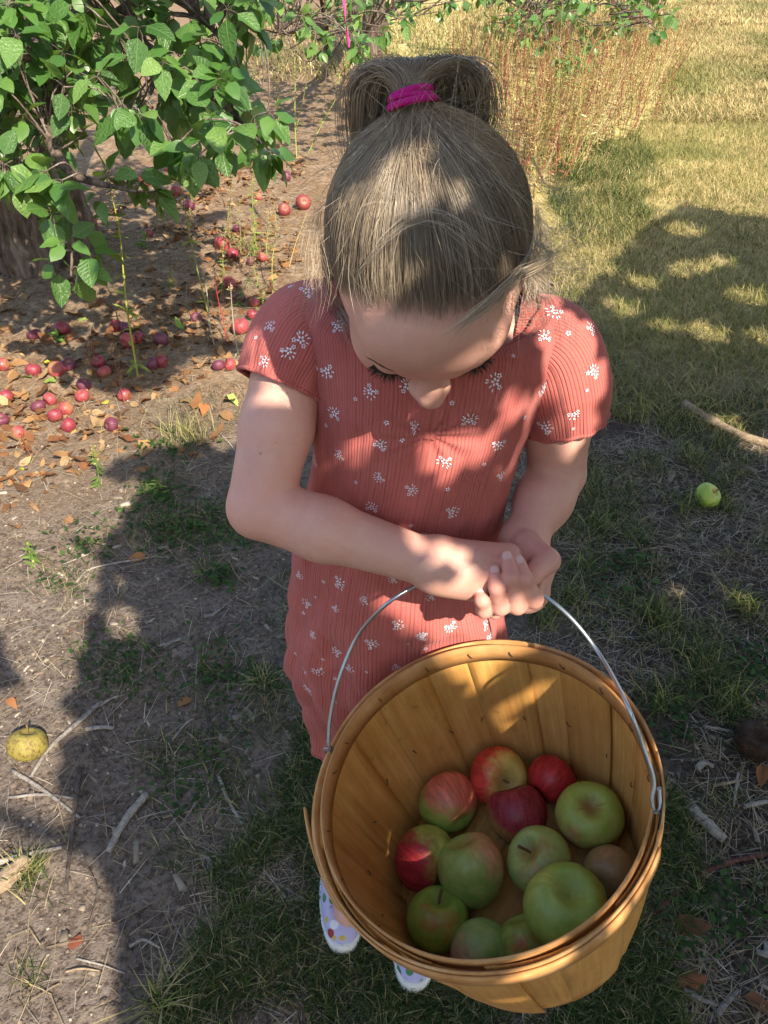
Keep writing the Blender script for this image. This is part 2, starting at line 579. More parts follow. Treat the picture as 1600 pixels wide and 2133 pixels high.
def surface_nets(xs, ys, zs, val):
    ins = val < 0
    shp = np.array(val.shape)
    cs = [ins[i:shp[0] - 1 + i, j:shp[1] - 1 + j, k:shp[2] - 1 + k] for i in (0, 1) for j in (0, 1) for k in (0, 1)]
    anyi = np.logical_or.reduce(cs); alli = np.logical_and.reduce(cs)
    act = anyi & ~alli
    ci = np.argwhere(act)
    idx = np.full(act.shape, -1, np.int32)
    idx[act] = np.arange(len(ci))
    acc = np.zeros((len(ci), 3)); cnt = np.zeros(len(ci))
    G = (xs, ys, zs)
    for ax in range(3):
        o1, o2 = [a for a in range(3) if a != ax]
        for a in (0, 1):
            for b in (0, 1):
                off = np.zeros(3, int); off[o1] = a; off[o2] = b
                c0 = ci + off
                c1 = c0.copy(); c1[:, ax] += 1
                v0 = val[c0[:, 0], c0[:, 1], c0[:, 2]]; v1 = val[c1[:, 0], c1[:, 1], c1[:, 2]]
                cr = (v0 < 0) != (v1 < 0)
                t = np.where(cr, v0 / np.where(cr, v0 - v1, 1), 0)
                p = np.stack([G[d][c0[:, d]] for d in range(3)], 1).astype(float)
                p[:, ax] += t * (G[ax][c1[:, ax]] - G[ax][c0[:, ax]])
                acc += p * cr[:, None]; cnt += cr
    V = acc / cnt[:, None]
    quads = []
    for ax in range(3):
        o1, o2 = [(1, 2), (2, 0), (0, 1)][ax]
        s0 = [slice(None)] * 3; s1 = [slice(None)] * 3
        s0[ax] = slice(0, -1); s1[ax] = slice(1, None)
        a, b = ins[tuple(s0)], ins[tuple(s1)]
        e = np.argwhere(a != b)
        ok = (e[:, o1] > 0) & (e[:, o2] > 0) & (e[:, o1] < shp[o1] - 1) & (e[:, o2] < shp[o2] - 1)
        e = e[ok]
        def cell(d1, d2):
            c = e.copy(); c[:, o1] += d1; c[:, o2] += d2
            return idx[c[:, 0], c[:, 1], c[:, 2]]
        q = np.stack([cell(-1, -1), cell(0, -1), cell(0, 0), cell(-1, 0)], 1)
        inside_first = a[e[:, 0], e[:, 1], e[:, 2]]
        q = np.where(inside_first[:, None], q, q[:, ::-1])
        quads.append(q)
    return V, np.concatenate(quads)

SV, SQ = surface_nets(BX, BY, BZ, BVAL)
del BVAL
# gentle relaxing of the grid steps
E0 = np.concatenate([SQ[:, [0, 1]], SQ[:, [1, 2]], SQ[:, [2, 3]], SQ[:, [3, 0]]])
deg = np.bincount(E0[:, 0], minlength=len(SV)) + np.bincount(E0[:, 1], minlength=len(SV))
for lam in (.5, -.52, .5, -.52, .4):
    s = np.stack([np.bincount(E0[:, 0], SV[E0[:, 1], d], len(SV)) + np.bincount(E0[:, 1], SV[E0[:, 0], d], len(SV)) for d in range(3)], 1)
    hand_w = np.clip((np.linalg.norm(SV - at(1060, 1210, .77), axis=1) - .045) / .03, .12, 1)[:, None]
    SV = SV + lam * hand_w * (s / deg[:, None] - SV)

# flush of the skin: fingers, cheeks, lips, lids
flush = np.zeros(len(SV)); lips = np.zeros(len(SV))
for P in FING.values():
    for q in P[1:]:
        flush = np.maximum(flush, np.exp(-np.sum((SV - q) ** 2, 1) / .016 ** 2))
for q in (tb[1], tb[2]):
    flush = np.maximum(flush, .8 * np.exp(-np.sum((SV - q) ** 2, 1) / .016 ** 2))
flush = np.maximum(flush, .35 * np.exp(-np.sum((SV - elR) ** 2, 1) / .04 ** 2))
loc = (SV - HC) @ HR.T
for sgn in (-1, 1):
    flush = np.maximum(flush, .55 * np.exp(-np.sum((loc - [sgn * .038, .072, -.05]) ** 2, 1) / .02 ** 2))
    flush = np.maximum(flush, .45 * np.exp(-np.sum((loc - [sgn * .08, -.006, -.03]) ** 2, 1) / .02 ** 2))
flush = np.maximum(flush, .5 * np.exp(-np.sum((loc - [0, .108, -.05]) ** 2, 1) / .012 ** 2))
HL_A = np.radians([0, 25, 45, 62, 75, 88, 105, 125, 150, 180])
HL_E = np.radians([43, 41, 34, 22, 2, -18, -24, -36, -46, -50])
def hair_line(d):
    phi = np.arctan2(np.abs(d[:, 0]), d[:, 1])
    return np.interp(phi, HL_A, HL_E)
ld = unit(loc / CR)
scalp = np.clip((np.arcsin(np.clip(ld[:, 2], -1, 1)) - hair_line(ld) - .04) / .30, 0, 1) * (np.linalg.norm(loc / CR, axis=1) < 1.06)
lips = np.exp(-(loc[:, 0] / .02) ** 4 - ((loc[:, 1] - .088) / .012) ** 2 - ((loc[:, 2] + .086) / .008) ** 4)

def mat_skin():
    m = N('skin')
    c = m.coord('Object')
    n1 = m.noise(c, 22, 4, .6)
    n2 = m.noise(c, 320, 3, .6)
    base = m.ramp(n1, [(.3, (.59, .320, .252)), (.7, (.66, .375, .300))])
    base = m.mix(m.math('MULTIPLY', m.attr('flush'), .75), base, (.62, .255, .20))
    base = m.mix(m.maprange(m.noise(c, 75, 4, .65), .38, .66, 0, .30), base, (.62, .27, .21))
    base = m.mix(m.attr('lips'), base, (.50, .17, .15))
    base = m.mix(m.math('MULTIPLY', m.attr('scalp'), .9), base, (.15, .10, .065))
    frk = m.n('TexVoronoi', {'Vector': c, 'Scale': 42.0})
    dots = m.math('MULTIPLY', m.maprange(frk.outputs[0], .085, .03), m.maprange(m.noise(c, 12, 2), .55, .68))
    base = m.mix(m.math('MULTIPLY', dots, .6), base, (.22, .10, .06))
    vor = m.n('TexVoronoi', {'Vector': c, 'Scale': 900.0})
    h = m.math('ADD', m.math('MULTIPLY', n2, .6), m.math('MULTIPLY', vor.outputs[0], .4))
    m.principled(base, m.maprange(n1, .3, .7, .42, .56), .38, m.bump(h, .30, .0014), Subsurface_Weight=.16, Subsurface_Radius=(.010, .0035, .002), Subsurface_Scale=.6)
    return m.m

girl = empty('person', (.03, .68, 0))
tag(girl, 'child in a coral floral dress looking down and holding a basket by its wire handle', 'person')
SKIN = mat_skin()
body = child('body', SV, SQ, SKIN, girl, attrs={'flush': flush, 'lips': lips, 'scalp': scalp})

# ---- finger nails
NAIL = plain('nail', (.70, .44, .40), .25, .5)
def nail(P, r, out, name='nail'):
    ax = unit(P[3] - P[2]) if len(P) > 3 else unit(P[-1] - P[-2])
    n = unit(out - ax * (out @ ax))
    b = np.cross(ax, n)
    mb = MB()
    na, nl = 7, 7
    V = []
    for i in range(nl):
        t = i / (nl - 1)
        w = 1.02 * (1 - .25 * (2 * t - 1) ** 4) if t > .5 else 1.02 * (1 - .35 * (1 - 2 * t) ** 3)
        for j in range(na):
            a = (j / (na - 1) - .5) * 1.35 * w
            rr = r * 1.035
            V.append(P[-1] + ax * (-.45 * r + t * 1.3 * r) * .95 + (n * math.cos(a) + b * math.sin(a)) * rr * (1 - .10 * max(0, t - .65) / .35))
    Q = [[i * na + j, i * na + j + 1, (i + 1) * na + j + 1, (i + 1) * na + j] for i in range(nl - 1) for j in range(na - 1)]
    return child(name, V, np.array(Q), NAIL, girl)
to_cam = unit(CAMP - at(1060, 1190, .755))
for nm, P in FING.items():
    nail(P, FR[nm][3], to_cam + UP * .25)

# ---- eyelashes and brows
LASH = plain('lash', (.028, .018, .012), .5, .3)
mb = MB()
for sgn in (-1, 1):
    for q in range(64):
        a = (q / 63 - .5) * 2.3
        x = sgn * .030 + .0172 * math.sin(a)
        f = .0702 + .0145 * math.cos(a)
        b0 = hl(x, f, -.0285)
        d = unit(.75 * h_f * math.cos(a) + h_x * math.sin(a) * .8 - h_u * .42 + h_x * rng.normal(0, .10))
        L = .0085 * rng.uniform(.75, 1.15)
        pth = np.array([b0 + d * L * t + h_u * (.003 * t * t) for t in np.linspace(0, 1, 4)])
        V, T, Q = tube(pth, np.array([.0005, .00045, .0003, .0001]), 3, False)
        mb.add(V, T, Q)
V, F, A = mb.get()
child('eyelash', V, F, LASH, girl)
BROW = plain('brow_hair', (.16, .095, .045), .6, .2)
mb = MB()
for sgn in (-1, 1):
    for q in range(90):
        t = rng.uniform(0, 1)
        x = sgn * (.013 + .034 * t)
        loc0 = np.array([x, .0885 - .014 * t ** 2, -.001 + .003 * math.sin(t * 3) + rng.normal(0, .0016)])
        d = unit(np.array([sgn * 1.0, -.2 - .4 * t, .35 - .4 * t]))
        pth = np.array([HC + (loc0 + d * .007 * k) @ HR + h_f * .0008 for k in (0, .5, 1)])
        V, T, Q = tube(pth, np.array([.0003, .0003, .0001]), 3, False)
        mb.add(V, T, Q)
V, F, A = mb.get()
child('eyebrow', V, F, BROW, girl)

# ---- hair
def mat_hair(name='hair'):
    m = N(name)
    rnd, al = m.attr('rnd'), m.attr('along')
    c = m.ramp(rnd, [(0, (.095, .066, .044)), (.35, (.225, .165, .110)), (.7, (.42, .325, .220)), (1, (.64, .54, .40))])
    c = m.mix(m.maprange(al, 0, .35, .25, 0), c, (.13, .085, .052))
    nd = m.principled(c, .36, .55)
    nd.inputs['Anisotropic'].default_value = .0
    nd.inputs['Sheen Weight'].default_value = .12
    return m.m
HAIR = mat_hair()

NT = unit(np.array([-.13, -.66, .74]))        # where the tail is tied, as a direction of the skull
def skull(d, off):
    return HC + (d * (CR + off[..., None])) @ HR
def slerp(a, b, t):
    om = np.arccos(np.clip((a * b).sum(-1), -1, 1))[:, None, None]
    so = np.sin(om) + 1e-9
    return np.sin((1 - t)[None, :, None] * om) / so * a[:, None] + np.sin(t[None, :, None] * om) / so * b[None if b.ndim == 1 else slice(None), None]

# close cap below the strands
u_, v_ = np.meshgrid(np.linspace(0, 2 * np.pi, 97), np.linspace(0, 1, 49), indexing='ij')
el_top = math.pi / 2
dxy = np.stack([np.sin(u_), np.cos(u_)], -1)
thr = hair_line(np.stack([np.sin(u_), np.cos(u_), 0 * u_], -1).reshape(-1, 3)).reshape(u_.shape) + .25 + .50 * np.clip(np.cos(u_) * 1.6, 0, 1)
el = thr + (el_top - thr) * v_
D = np.stack([np.cos(el) * dxy[..., 0], np.cos(el) * dxy[..., 1], np.sin(el)], -1)
edge = np.clip(v_ / .3, 0, 1)
CV = skull(D.reshape(-1, 3), (.0005 + .0042 * edge).reshape(-1))
i, j = np.meshgrid(np.arange(96), np.arange(48), indexing='ij')
CQ = np.stack([i * 49 + j, (i + 1) * 49 + j, (i + 1) * 49 + j + 1, i * 49 + j + 1], -1).reshape(-1, 4)
hair = child('hair', CV, CQ, HAIR, girl, attrs={'rnd': .22 + .1 * vnoise(D.reshape(-1, 3), 9), 'along': np.full(len(CV), .5)})

def hair_part(name, paths, rad, rnd, parent=None, mat=None, taper=True):
    m, n, _ = paths.shape
    prof = np.ones(n)
    if taper:
        prof = np.clip(np.minimum(np.linspace(.35, 3, n), np.linspace(3.5, .3, n)), .2, 1)
    V, Q, idx, al = strands(paths, rad[:, None] * prof[None])
    return child(name, V, Q, mat or HAIR, girl, attrs={'rnd': rnd[idx], 'along': al}) if parent is None else _sub(name, V, Q, parent, rnd[idx], al)
def _sub(name, V, Q, parent, r, al):
    me = mesh_from(name, V - np.array(girl.location), Q, HAIR, attrs={'rnd': r, 'along': al})
    return link(name, me, parent)

bvh_head = BVHTree.FromPolygons([tuple(p) for p in np.vstack([CV, SV])], [tuple(int(x) for x in q) for q in np.vstack([CQ, SQ + len(CV)])])
NS = 15500
d = unit(rng.normal(size=(NS * 5, 3)))
over_line = np.arcsin(d[:, 2]) - hair_line(d)
front = np.clip(d[:, 1] * 1.6, 0, 1)
ok = (over_line > 0) & (rng.random(len(d)) < np.where(front > 0, np.clip(over_line / (.05 + .36 * front), 0, 1) ** .8, 1))
d, over_line = d[ok], over_line[ok]
keep = rng.random(len(d)) < .35 + .65 * np.exp(-over_line / .55)
d = d[keep][:NS]; over_line = over_line[keep][:NS]
M_ = len(d)
nseg = 11
t = np.linspace(0, 1, nseg)
P = slerp(d, np.tile(NT, (M_, 1)), t)
lay = rng.random(M_)
clump = vnoise(d, 10)
wig = vnoise(P * 4 + clump[:, None, None]) * .0012
ease = np.clip(t / .75, 0, 1); ease = ease * ease * (3 - 2 * ease)
off = (.0008 + .0030 * np.minimum(1, t * 6) + .0062 * ease)[None] + (lay[:, None] * .0038 + .0012 * clump[:, None]) * np.minimum(1, t * 2.5)[None] + wig * np.minimum(1, t * 4)[None]
paths = HC + (P * (CR + off[..., None])) @ HR
sideways = unit(np.cross(P @ HR, np.gradient(paths, axis=1)))
jit = (vnoise(d, 22) * .0020 + rng.normal(0, .0006, M_))[:, None] * np.sin(t * math.pi)[None]
paths = paths + sideways * jit[..., None]
TN = unit(unit((NT / CR) @ HR) + np.array([0, .62, 0]))   # outward at the tie, drawn back by the tail
TIE = HC + (NT * (CR + .014)) @ HR + TN * .010
tie_x = unit(np.cross(TN, h_f)); tie_y = np.cross(TN, tie_x)
ang = rng.uniform(0, 2 * np.pi, M_); rr = .0115 * np.sqrt(rng.random(M_))
endp = TIE + TN * .006 + (np.cos(ang) * rr)[:, None] * tie_x + (np.sin(ang) * rr)[:, None] * tie_y
w = np.clip((t - .62) / .38, 0, 1)[None, :, None] ** 1.7
paths = paths * (1 - w) + endp[:, None] * w
rnd = np.clip(.46 + .30 * vnoise(d, 7) + .24 * vnoise(d + 4, 21) + rng.normal(0, .13, M_), 0, 1)
hair_part('combed_hair', paths, rng.uniform(.00013, .00026, M_) * (.55 + .45 * np.clip(over_line / .35, 0, 1)), np.clip(rnd + .18 * np.exp(-over_line / .12), 0, 1), hair)

# the tail: rises from the tie and falls behind the head to both sides
NP = 5200
a = rng.uniform(0, 2 * np.pi, NP); rr = .0110 * np.sqrt(rng.random(NP))
p0 = TIE + TN * .004 + (np.cos(a) * rr)[:, None] * tie_x + (np.sin(a) * rr)[:, None] * tie_y
lat = np.clip(rng.uniform(-1, 1, NP) * 1.05 + rng.normal(0, .10, NP), -1.25, 1.25)
lx = np.where(lat < 0, lat * .040, lat * .050) * np.where(rng.random(NP) < .35, rng.uniform(.2, .9, NP), 1)
sc_ = rng.uniform(.68, 1.06, NP) * (1 + .10 * vnoise(np.stack([lat * 3, rr * 100, 0 * lat], -1), 1.5))
ln_ = rng.uniform(.75, 1.15, NP)
def cp_(fx, y, z): return p0 + np.stack([lx * fx, np.full(NP, y), np.full(NP, z)], -1) * sc_[:, None]
drop_ = np.abs(lat)
c0 = p0
c1_ = cp_(.16, .006, .012)
c2_ = cp_(.56, .020, .017)
c3_ = cp_(.93, .036, .004)
c4_ = p0 + np.stack([lx * 1.04, np.full(NP, .058), -.014 - .012 * drop_], -1) * sc_[:, None]
c5_ = p0 + np.stack([lx * .95, np.full(NP, .088), -(.045 + .022 * drop_) * ln_], -1)
ctl = np.stack([c0, c1_, c2_, c3_, c4_, c5_], 1)
ts = np.linspace(0, 5 - 1e-6, 14); ii = ts.astype(int); ff = (ts - ii)[None, :, None]
ext = np.concatenate([2 * ctl[:, :1] - ctl[:, 1:2], ctl, 2 * ctl[:, -1:] - ctl[:, -2:-1]], 1)
q0, q1, q2, q3 = ext[:, ii], ext[:, ii + 1], ext[:, ii + 2], ext[:, ii + 3]
pp = .5 * (2 * q1 + (q2 - q0) * ff + (2 * q0 - 5 * q1 + 4 * q2 - q3) * ff ** 2 + (3 * q1 - q0 - 3 * q2 + q3) * ff ** 3)
s = np.linspace(0, 1, 14)[None, :, None]
pp = pp + (vnoise(pp, 26) * .0024)[..., None] * np.array([1, .3, .3]) * s + rng.normal(0, .0026, (NP, 1, 3)) * s
q = (pp - HC) @ HR.T / (CR + .013)
rad = np.linalg.norm(q, axis=-1, keepdims=True)
pp = np.where((rad < 1) & (s > .35), HC + ((q / np.maximum(rad, 1e-6)) * (CR + .013)) @ HR, pp)
rnd = np.clip(.50 + .28 * vnoise(np.stack([lat * 4, sc_ * 9, rr * 60], -1), 1.3) + rng.normal(0, .11, NP), 0, 1)
hair_part('ponytail', pp, rng.uniform(.00015, .00030, NP), rnd, hair)

# flyaways and the loose locks that the wind has lifted
fl = []
fr = []
for q in range(700):
    k = rng.integers(0, M_)
    m0 = rng.integers(2, 8)
    b = paths[k, m0]
    tg = unit(paths[k, m0 - 1] - paths[k, m0])
    n_ = unit((b - HC))
    dr = unit(tg * rng.choice([-1, 1]) * rng.uniform(.3, 1) + n_ * rng.uniform(.05, .5) + h_x * rng.normal(.1, .3))
    Lq = rng.uniform(.02, .06)
    cur = rng.normal(0, .45, 3) + np.array([.2, 0, -.3])
    fl.append([b + dr * Lq * x + cur * Lq * .5 * x * x for x in np.linspace(0, 1, 9)]); fr.append(.00010)
for q in range(1500):                                   # baby hair of the brow
    k = rng.integers(0, M_)
    if over_line[k] > .30 or d[k, 1] < .1: continue
    b = paths[k, 0]; dr = unit(unit(paths[k, 1] - paths[k, 0]) + h_x * rng.normal(0, .25) + unit(b - HC) * rng.uniform(.0, .25))
    st_ = skull(unit(d[k:k + 1] - np.array([[0, 0, rng.uniform(0, .14)]])), np.array([.0022]))[0]
    fl.append([st_ + (b + dr * .03 - st_) * x + unit(b - HC) * .002 * math.sin(x * 3.14) for x in np.linspace(0, 1, 9)]); fr.append(.00009)
def lock(pts, n, spread, r=.00016):
    P3 = []
    for u, v, t_ in pts:
        if t_ < .2:                                     # lifted this far off the hair below it
            hit = bvh_head.ray_cast(Vector(tuple(CAMP)), Vector(tuple(unit(ray(u, v)))))
            t_ = (np.array(hit[0]) - CAMP) @ FW - .012 - t_ if hit[0] is not None else .56
        P3.append(at(u, v, t_))
    base = smooth_path(np.array(P3), 9)
    for _ in range(n):
        o = rng.normal(0, spread, 3)
        tl = np.linspace(0, 1, 9)[:, None]
        fl.append(base + o * (.35 + .65 * tl) + rng.normal(0, spread, 3) * tl * tl * 1.8 + rng.normal(0, spread, 3) * np.sin(tl * 3.14) * .8); fr.append(r)
lock([(735, 590, .001), (770, 540, .002), (810, 490, .003), (860, 458, .004), (905, 455, .004), (950, 478, .003), (990, 515, .003), (1040, 555, .001)], 16, .0024, .00012)
lock([(1110, 470, .004), (1095, 540, .006), (1040, 610, .006), (985, 655, .005), (940, 690, .003)], 26, .0024)
lock([(1115, 500, .004), (1150, 535, .53), (1080, 570, .51), (1020, 625, .006), (965, 672, .004)], 24, .0020)
lock([(1100, 480, .55), (1130, 550, .54), (1180, 545, .53), (1215, 550, .53)], 60, .0055, .00012)
lock([(1105, 440, .56), (1150, 500, .55), (1190, 480, .56), (1235, 510, .57)], 34, .0065, .0001)
lock([(1090, 560, .54), (1130, 600, .53), (1160, 640, .53), (1150, 700, .54)], 36, .0065, .0001)
lock([(1110, 330, .60), (1140, 380, .60), (1180, 395, .61), (1215, 405, .62)], 22, .0040, .0001)
lock([(1080, 570, .004), (1060, 620, .004), (1080, 650, .50), (1130, 655, .51)], 24, .0045, .00012)
lock([(668, 500, .004), (682, 590, .004), (705, 645, .003), (735, 690, .002)], 60, .0030, .00013)
lock([(665, 430, .57), (650, 520, .565), (655, 590, .555), (640, 640, .56)], 40, .0055, .00011)
lock([(1120, 430, .57), (1128, 530, .56), (1110, 600, .55), (1115, 680, .56)], 60, .0050, .00012)
fl = np.array(fl)
hair_part('flyaway_hair', fl, np.array(fr), np.clip(rng.normal(.66, .16, len(fl)), 0, 1), hair)

# ---- hair tie
def mat_tie():
    m = N('elastic_band')
    c = m.coord('Object')
    w = m.n('TexWave', {'Vector': c, 'Scale': 420.0, 'Distortion': 2.0, 'Detail': 2.0}, bands_direction='DIAGONAL')
    m.principled(m.mix(w.outputs[1], (.42, .008, .16), (.62, .02, .28)), .75, .2, m.bump(w.outputs[1], .5, .001))
    return m.m
mb = MB()
for k, (h, r, tilt) in enumerate(((-.0006, .0146, .05), (.0022, .0136, -.10), (.0046, .0132, .08))):
    a = np.linspace(0, 2 * np.pi, 49)
    ring = TIE + TN * (h + .002) + np.cos(a)[:, None] * tie_x * r + np.sin(a)[:, None] * tie_y * r + TN * (np.sin(a + k) * tilt * r)[:, None]
    V, T, Q = tube(ring, .0024 if k == 0 else .0020, 8, False)
    mb.add(V, T, Q)
V, F, A = mb.get()
child('hair_tie', V, F, mat_tie(), girl)

# ================================================================== basket frame (needed by the cloth that leans on it)
BK1 = at(995.5, 1623, .7794)
bk_ax = unit(np.array([.2905, .0395, -.956]))  # rim to bottom
BK2 = BK1 + bk_ax * .2427
bk_e1 = unit(np.array([1.0, 0, 0]) - bk_ax * bk_ax[0])
bk_e2 = np.cross(bk_ax, bk_e1)
if bk_e2[1] < 0: bk_e2 = -bk_e2               # towards the child
BK_H = float(np.linalg.norm(BK2 - BK1))
BK_R1, BK_R2 = .1728, .1360
def bk(ang, h, r):
    """angle round the basket, depth below the rim, radius"""
    ang = np.asarray(ang, float); h = np.asarray(h, float); r = np.asarray(r, float)
    return BK1 + bk_ax * h[..., None] + (np.cos(ang) * r)[..., None] * bk_e1 + (np.sin(ang) * r)[..., None] * bk_e2
def bk_r(h):
    t = np.clip(h / BK_H, -.1, 1.05)
    return BK_R1 + (BK_R2 - BK_R1) * (t * .55 + .45 * t ** 2)

# ---- dress
LV = np.array([  # z, cx, cy, a, b
    (.345, .024, .760, .128, .098), (.40, .022, .755, .132, .100), (.46, .019, .748, .138, .102), (.54, .016, .740, .143, .103), (.62, .015, .731, .141, .101),
    (.70, .014, .721, .134, .095), (.78, .018, .716, .122, .089), (.86, .026, .713, .113, .085), (.92, .035, .711, .111, .086),
    (.97, .042, .710, .116, .086), (1.01, .046, .710, .124, .082), (1.045, .047, .711, .126, .074), (1.064, .049, .713, .116, .062), (1.069, .051, .714, .100, .051)])
def dress_pt(th, s):
    """th: 0 at the front, s: 0 hem .. 1 neck"""
    k = s * (len(LV) - 1)
    row = [np.interp(k, np.arange(len(LV)), LV[:, c]) for c in range(5)]
    z, cx, cy, a, b = row
    sn, cs = np.sin(th), np.cos(th)
    e = .86
    x = cx + a * np.sign(sn) * np.abs(sn) ** e
    y = cy - b * np.sign(cs) * np.abs(cs) ** e
    top = np.clip((s - .78) / .22, 0, 1)
    z = z + np.clip((s - .58) / .28, 0, 1) * (.010 + .024 * np.clip(-sn, 0, 1) + .004 * np.clip(sn, 0, 1))
    z = z - top ** 2 * .042 * np.clip(cs, 0, 1) ** 1.5
    # chest, belly
    P = np.stack([x, y, z], -1)
    low = np.clip((.62 - s) / .62, 0, 1)
    nn = np.stack([sn, -cs, 0 * sn], -1)
    q = np.stack([th * 2.2 + z * 3.0, z * 5.5 - th * 1.1, 0 * z + 4.2], -1)
    fold = vnoise(q, 1.4) * .0085 * (.35 + 1.3 * low) + vnoise(q + 9, 3.1) * .0042 * (.5 + low)
    fold += low ** 2 * .006 * np.sin(th * 9 + 5 * vnoise(q, .8))
    # diagonal drape of the skirt towards the front
    fold += .0060 * low * np.sin((x * 16 + z * 26) + 1.2) + .0045 * np.clip(low * 1.6, 0, 1) * np.abs(np.sin(x * 31 + z * 44 + 3 * vnoise(q, 1.1)))
    # gathered seam at the breast bone
    dth = th; dz = z - .995
    gat = np.exp(-(dth / .55) ** 2 - (dz / .045) ** 2)
    fold += gat * .0022 * np.sin(np.arctan2(dz + .012, dth * .11) * 11)
    fold -= .003 * np.exp(-(dth / .16) ** 2) * np.exp(-((z - .99) / .04) ** 2)
    return P + nn * fold[..., None]
nth, nss = 361, 260
th, ss = np.meshgrid(np.linspace(-math.pi, math.pi, nth), np.linspace(0, 1, nss), indexing='ij')
DV = dress_pt(th.ravel(), ss.ravel())
# the basket presses the cloth back
for _ in range(2):
    dd = DV - BK1
    h = dd @ bk_ax
    ra = dd - h[:, None] * bk_ax
    rl = np.linalg.norm(ra, axis=1)
    lim = bk_r(h) + .016
    hit = (h > -.012) & (h < BK_H + .01) & (rl < lim)
    soft = np.clip((h + .012) / .02, 0, 1)
    DV = np.where(hit[:, None], DV + unit(ra) * ((lim - rl) * soft)[:, None], DV)
i, j = np.meshgrid(np.arange(nth - 1), np.arange(nss - 1), indexing='ij')
DQ = np.stack([i * nss + j, (i + 1) * nss + j, (i + 1) * nss + j + 1, i * nss + j + 1], -1).reshape(-1, 4)
DUV = np.stack([th.ravel() * .125, ss.ravel() * .75], -1)

def mat_dress():
    m = N('coral_rib_knit')
    uv = m.n('UVMap').outputs[0]
    sx = m.n('SeparateXYZ', {0: uv})
    w1 = m.math('ADD', m.math('DIVIDE', sx.outputs[0], .0040), m.math('MULTIPLY', m.noise(uv, 9, 2), .5))
    cell = m.math('FLOOR', w1)
    fr_ = m.math('FRACT', w1)
    amp = m.n('TexWhiteNoise', {'W': cell}, noise_dimensions='1D').outputs[0]
    groove = m.math('MULTIPLY', m.maprange(m.math('ABSOLUTE', m.math('SUBTRACT', fr_, .5)), .0, .28, 1, 0, True), m.maprange(amp, 0, 1, .35, 1))
    fine = m.n('TexWave', {'Vector': m.scaled(uv, (1, 1, 1)), 'Scale': 260.0, 'Distortion': .5}, bands_direction='Y').outputs[1]
    nz = m.noise(uv, 700, 2)
    base = m.ramp(m.noise(uv, 14, 4), [(.3, (.455, .112, .098)), (.7, (.53, .145, .126))])
    base = m.mix(m.math('MULTIPLY', groove, .35), base, (.27, .055, .045))
    base = m.mix(m.math('MULTIPLY', m.maprange(nz, .5, .8), .25), base, (.62, .24, .20))
    h = m.math('ADD', m.math('MULTIPLY', groove, -1.0), m.math('ADD', m.math('MULTIPLY', nz, .22), m.math('MULTIPLY', fine, .12)))
    m.principled(base, .85, .15, m.bump(h, .75, .0016), Sheen_Weight=.10, Sheen_Roughness=.5)
    return m.m
KNIT = mat_dress()
dress = child('dress', DV, DQ, KNIT, girl, uv=DUV)

def sleeve(pts, radii, name='sleeve', flat=1.0, seed=0):
    Pth = smooth_path(np.array(pts), 40)
    r = np.interp(np.linspace(0, 1, 40), np.linspace(0, 1, len(radii)), radii)
    k = 96
    a = np.linspace(0, 2 * np.pi, k, endpoint=False)
    tt = np.linspace(0, 1, 40)
    wob = 1 + (.030 * np.sin(a * 13 + seed)[None] * (np.clip(1 - tt / .35, 0, 1) + np.clip((tt - .72) / .28, 0, 1))[:, None]) \
          + .05 * vnoise(np.stack([np.cos(a)[None] * 1.3 + 0 * tt[:, None] + seed, np.sin(a)[None] * 1.3 + 0 * tt[:, None], tt[:, None] * 3 + 0 * a[None]], -1), 1.3)
    V, T, Q = tube(Pth, r, k, False, wob)
    uv = np.stack([np.tile(a * .055, 40), np.repeat(tt * .12, k)], -1)
    # duplicate seam column is not needed: the pattern is continuous enough behind
    o = link(name, mesh_from(name, V - np.array(girl.location), Q, KNIT, uv=uv), dress)
    ring = V.reshape(40, k, 3)[-1]
    ring = np.vstack([ring, ring[:2]])
    Vh, Th, Qh = tube(ring, .0022, 6, False)
    link('sleeve_hem', mesh_from('sleeve_hem', Vh - np.array(girl.location), Qh, KNIT, uv=np.stack([np.arange(len(Vh)) * .0007, np.zeros(len(Vh))], -1)), dress)
    return V, Q
neckR, neckL = np.array([-.036, .712, 1.045]), np.array([.125, .712, 1.045])
aR = unit(elR - shR); aL = unit(elL - shL)
s1V, s1Q = sleeve([shR + [.050, .004, .014], shR + [.012, 0, .004], shR + aR * .030 + [-.002, 0, 0], shR + aR * .056 + [-.007, 0, 0]], [.036, .0490, .0505, .0445], seed=1)
s2V, s2Q = sleeve([shL + [-.050, .004, .016], shL + [-.012, 0, .006], shL + aL * .042 + [.003, 0, 0], shL + aL * .080 + [.008, 0, 0]], [.036, .0505, .0535, .0450], seed=2)
ring = DV.reshape(nth, nss, 3)[:, -1]
Vh, Th, Qh = tube(np.vstack([ring, ring[1:2]]), .0030, 8, False)
link('neckband', mesh_from('neckband', Vh - np.array(girl.location), Qh, KNIT, uv=np.stack([np.arange(len(Vh)) * .0005, np.zeros(len(Vh))], -1)), dress)
ring = DV.reshape(nth, nss, 3)[:, 0]
Vh, Th, Qh = tube(np.vstack([ring, ring[1:2]]), .0024, 6, False)
link('hem', mesh_from('hem', Vh - np.array(girl.location), Qh, KNIT, uv=np.stack([np.arange(len(Vh)) * .0005, np.zeros(len(Vh))], -1)), dress)

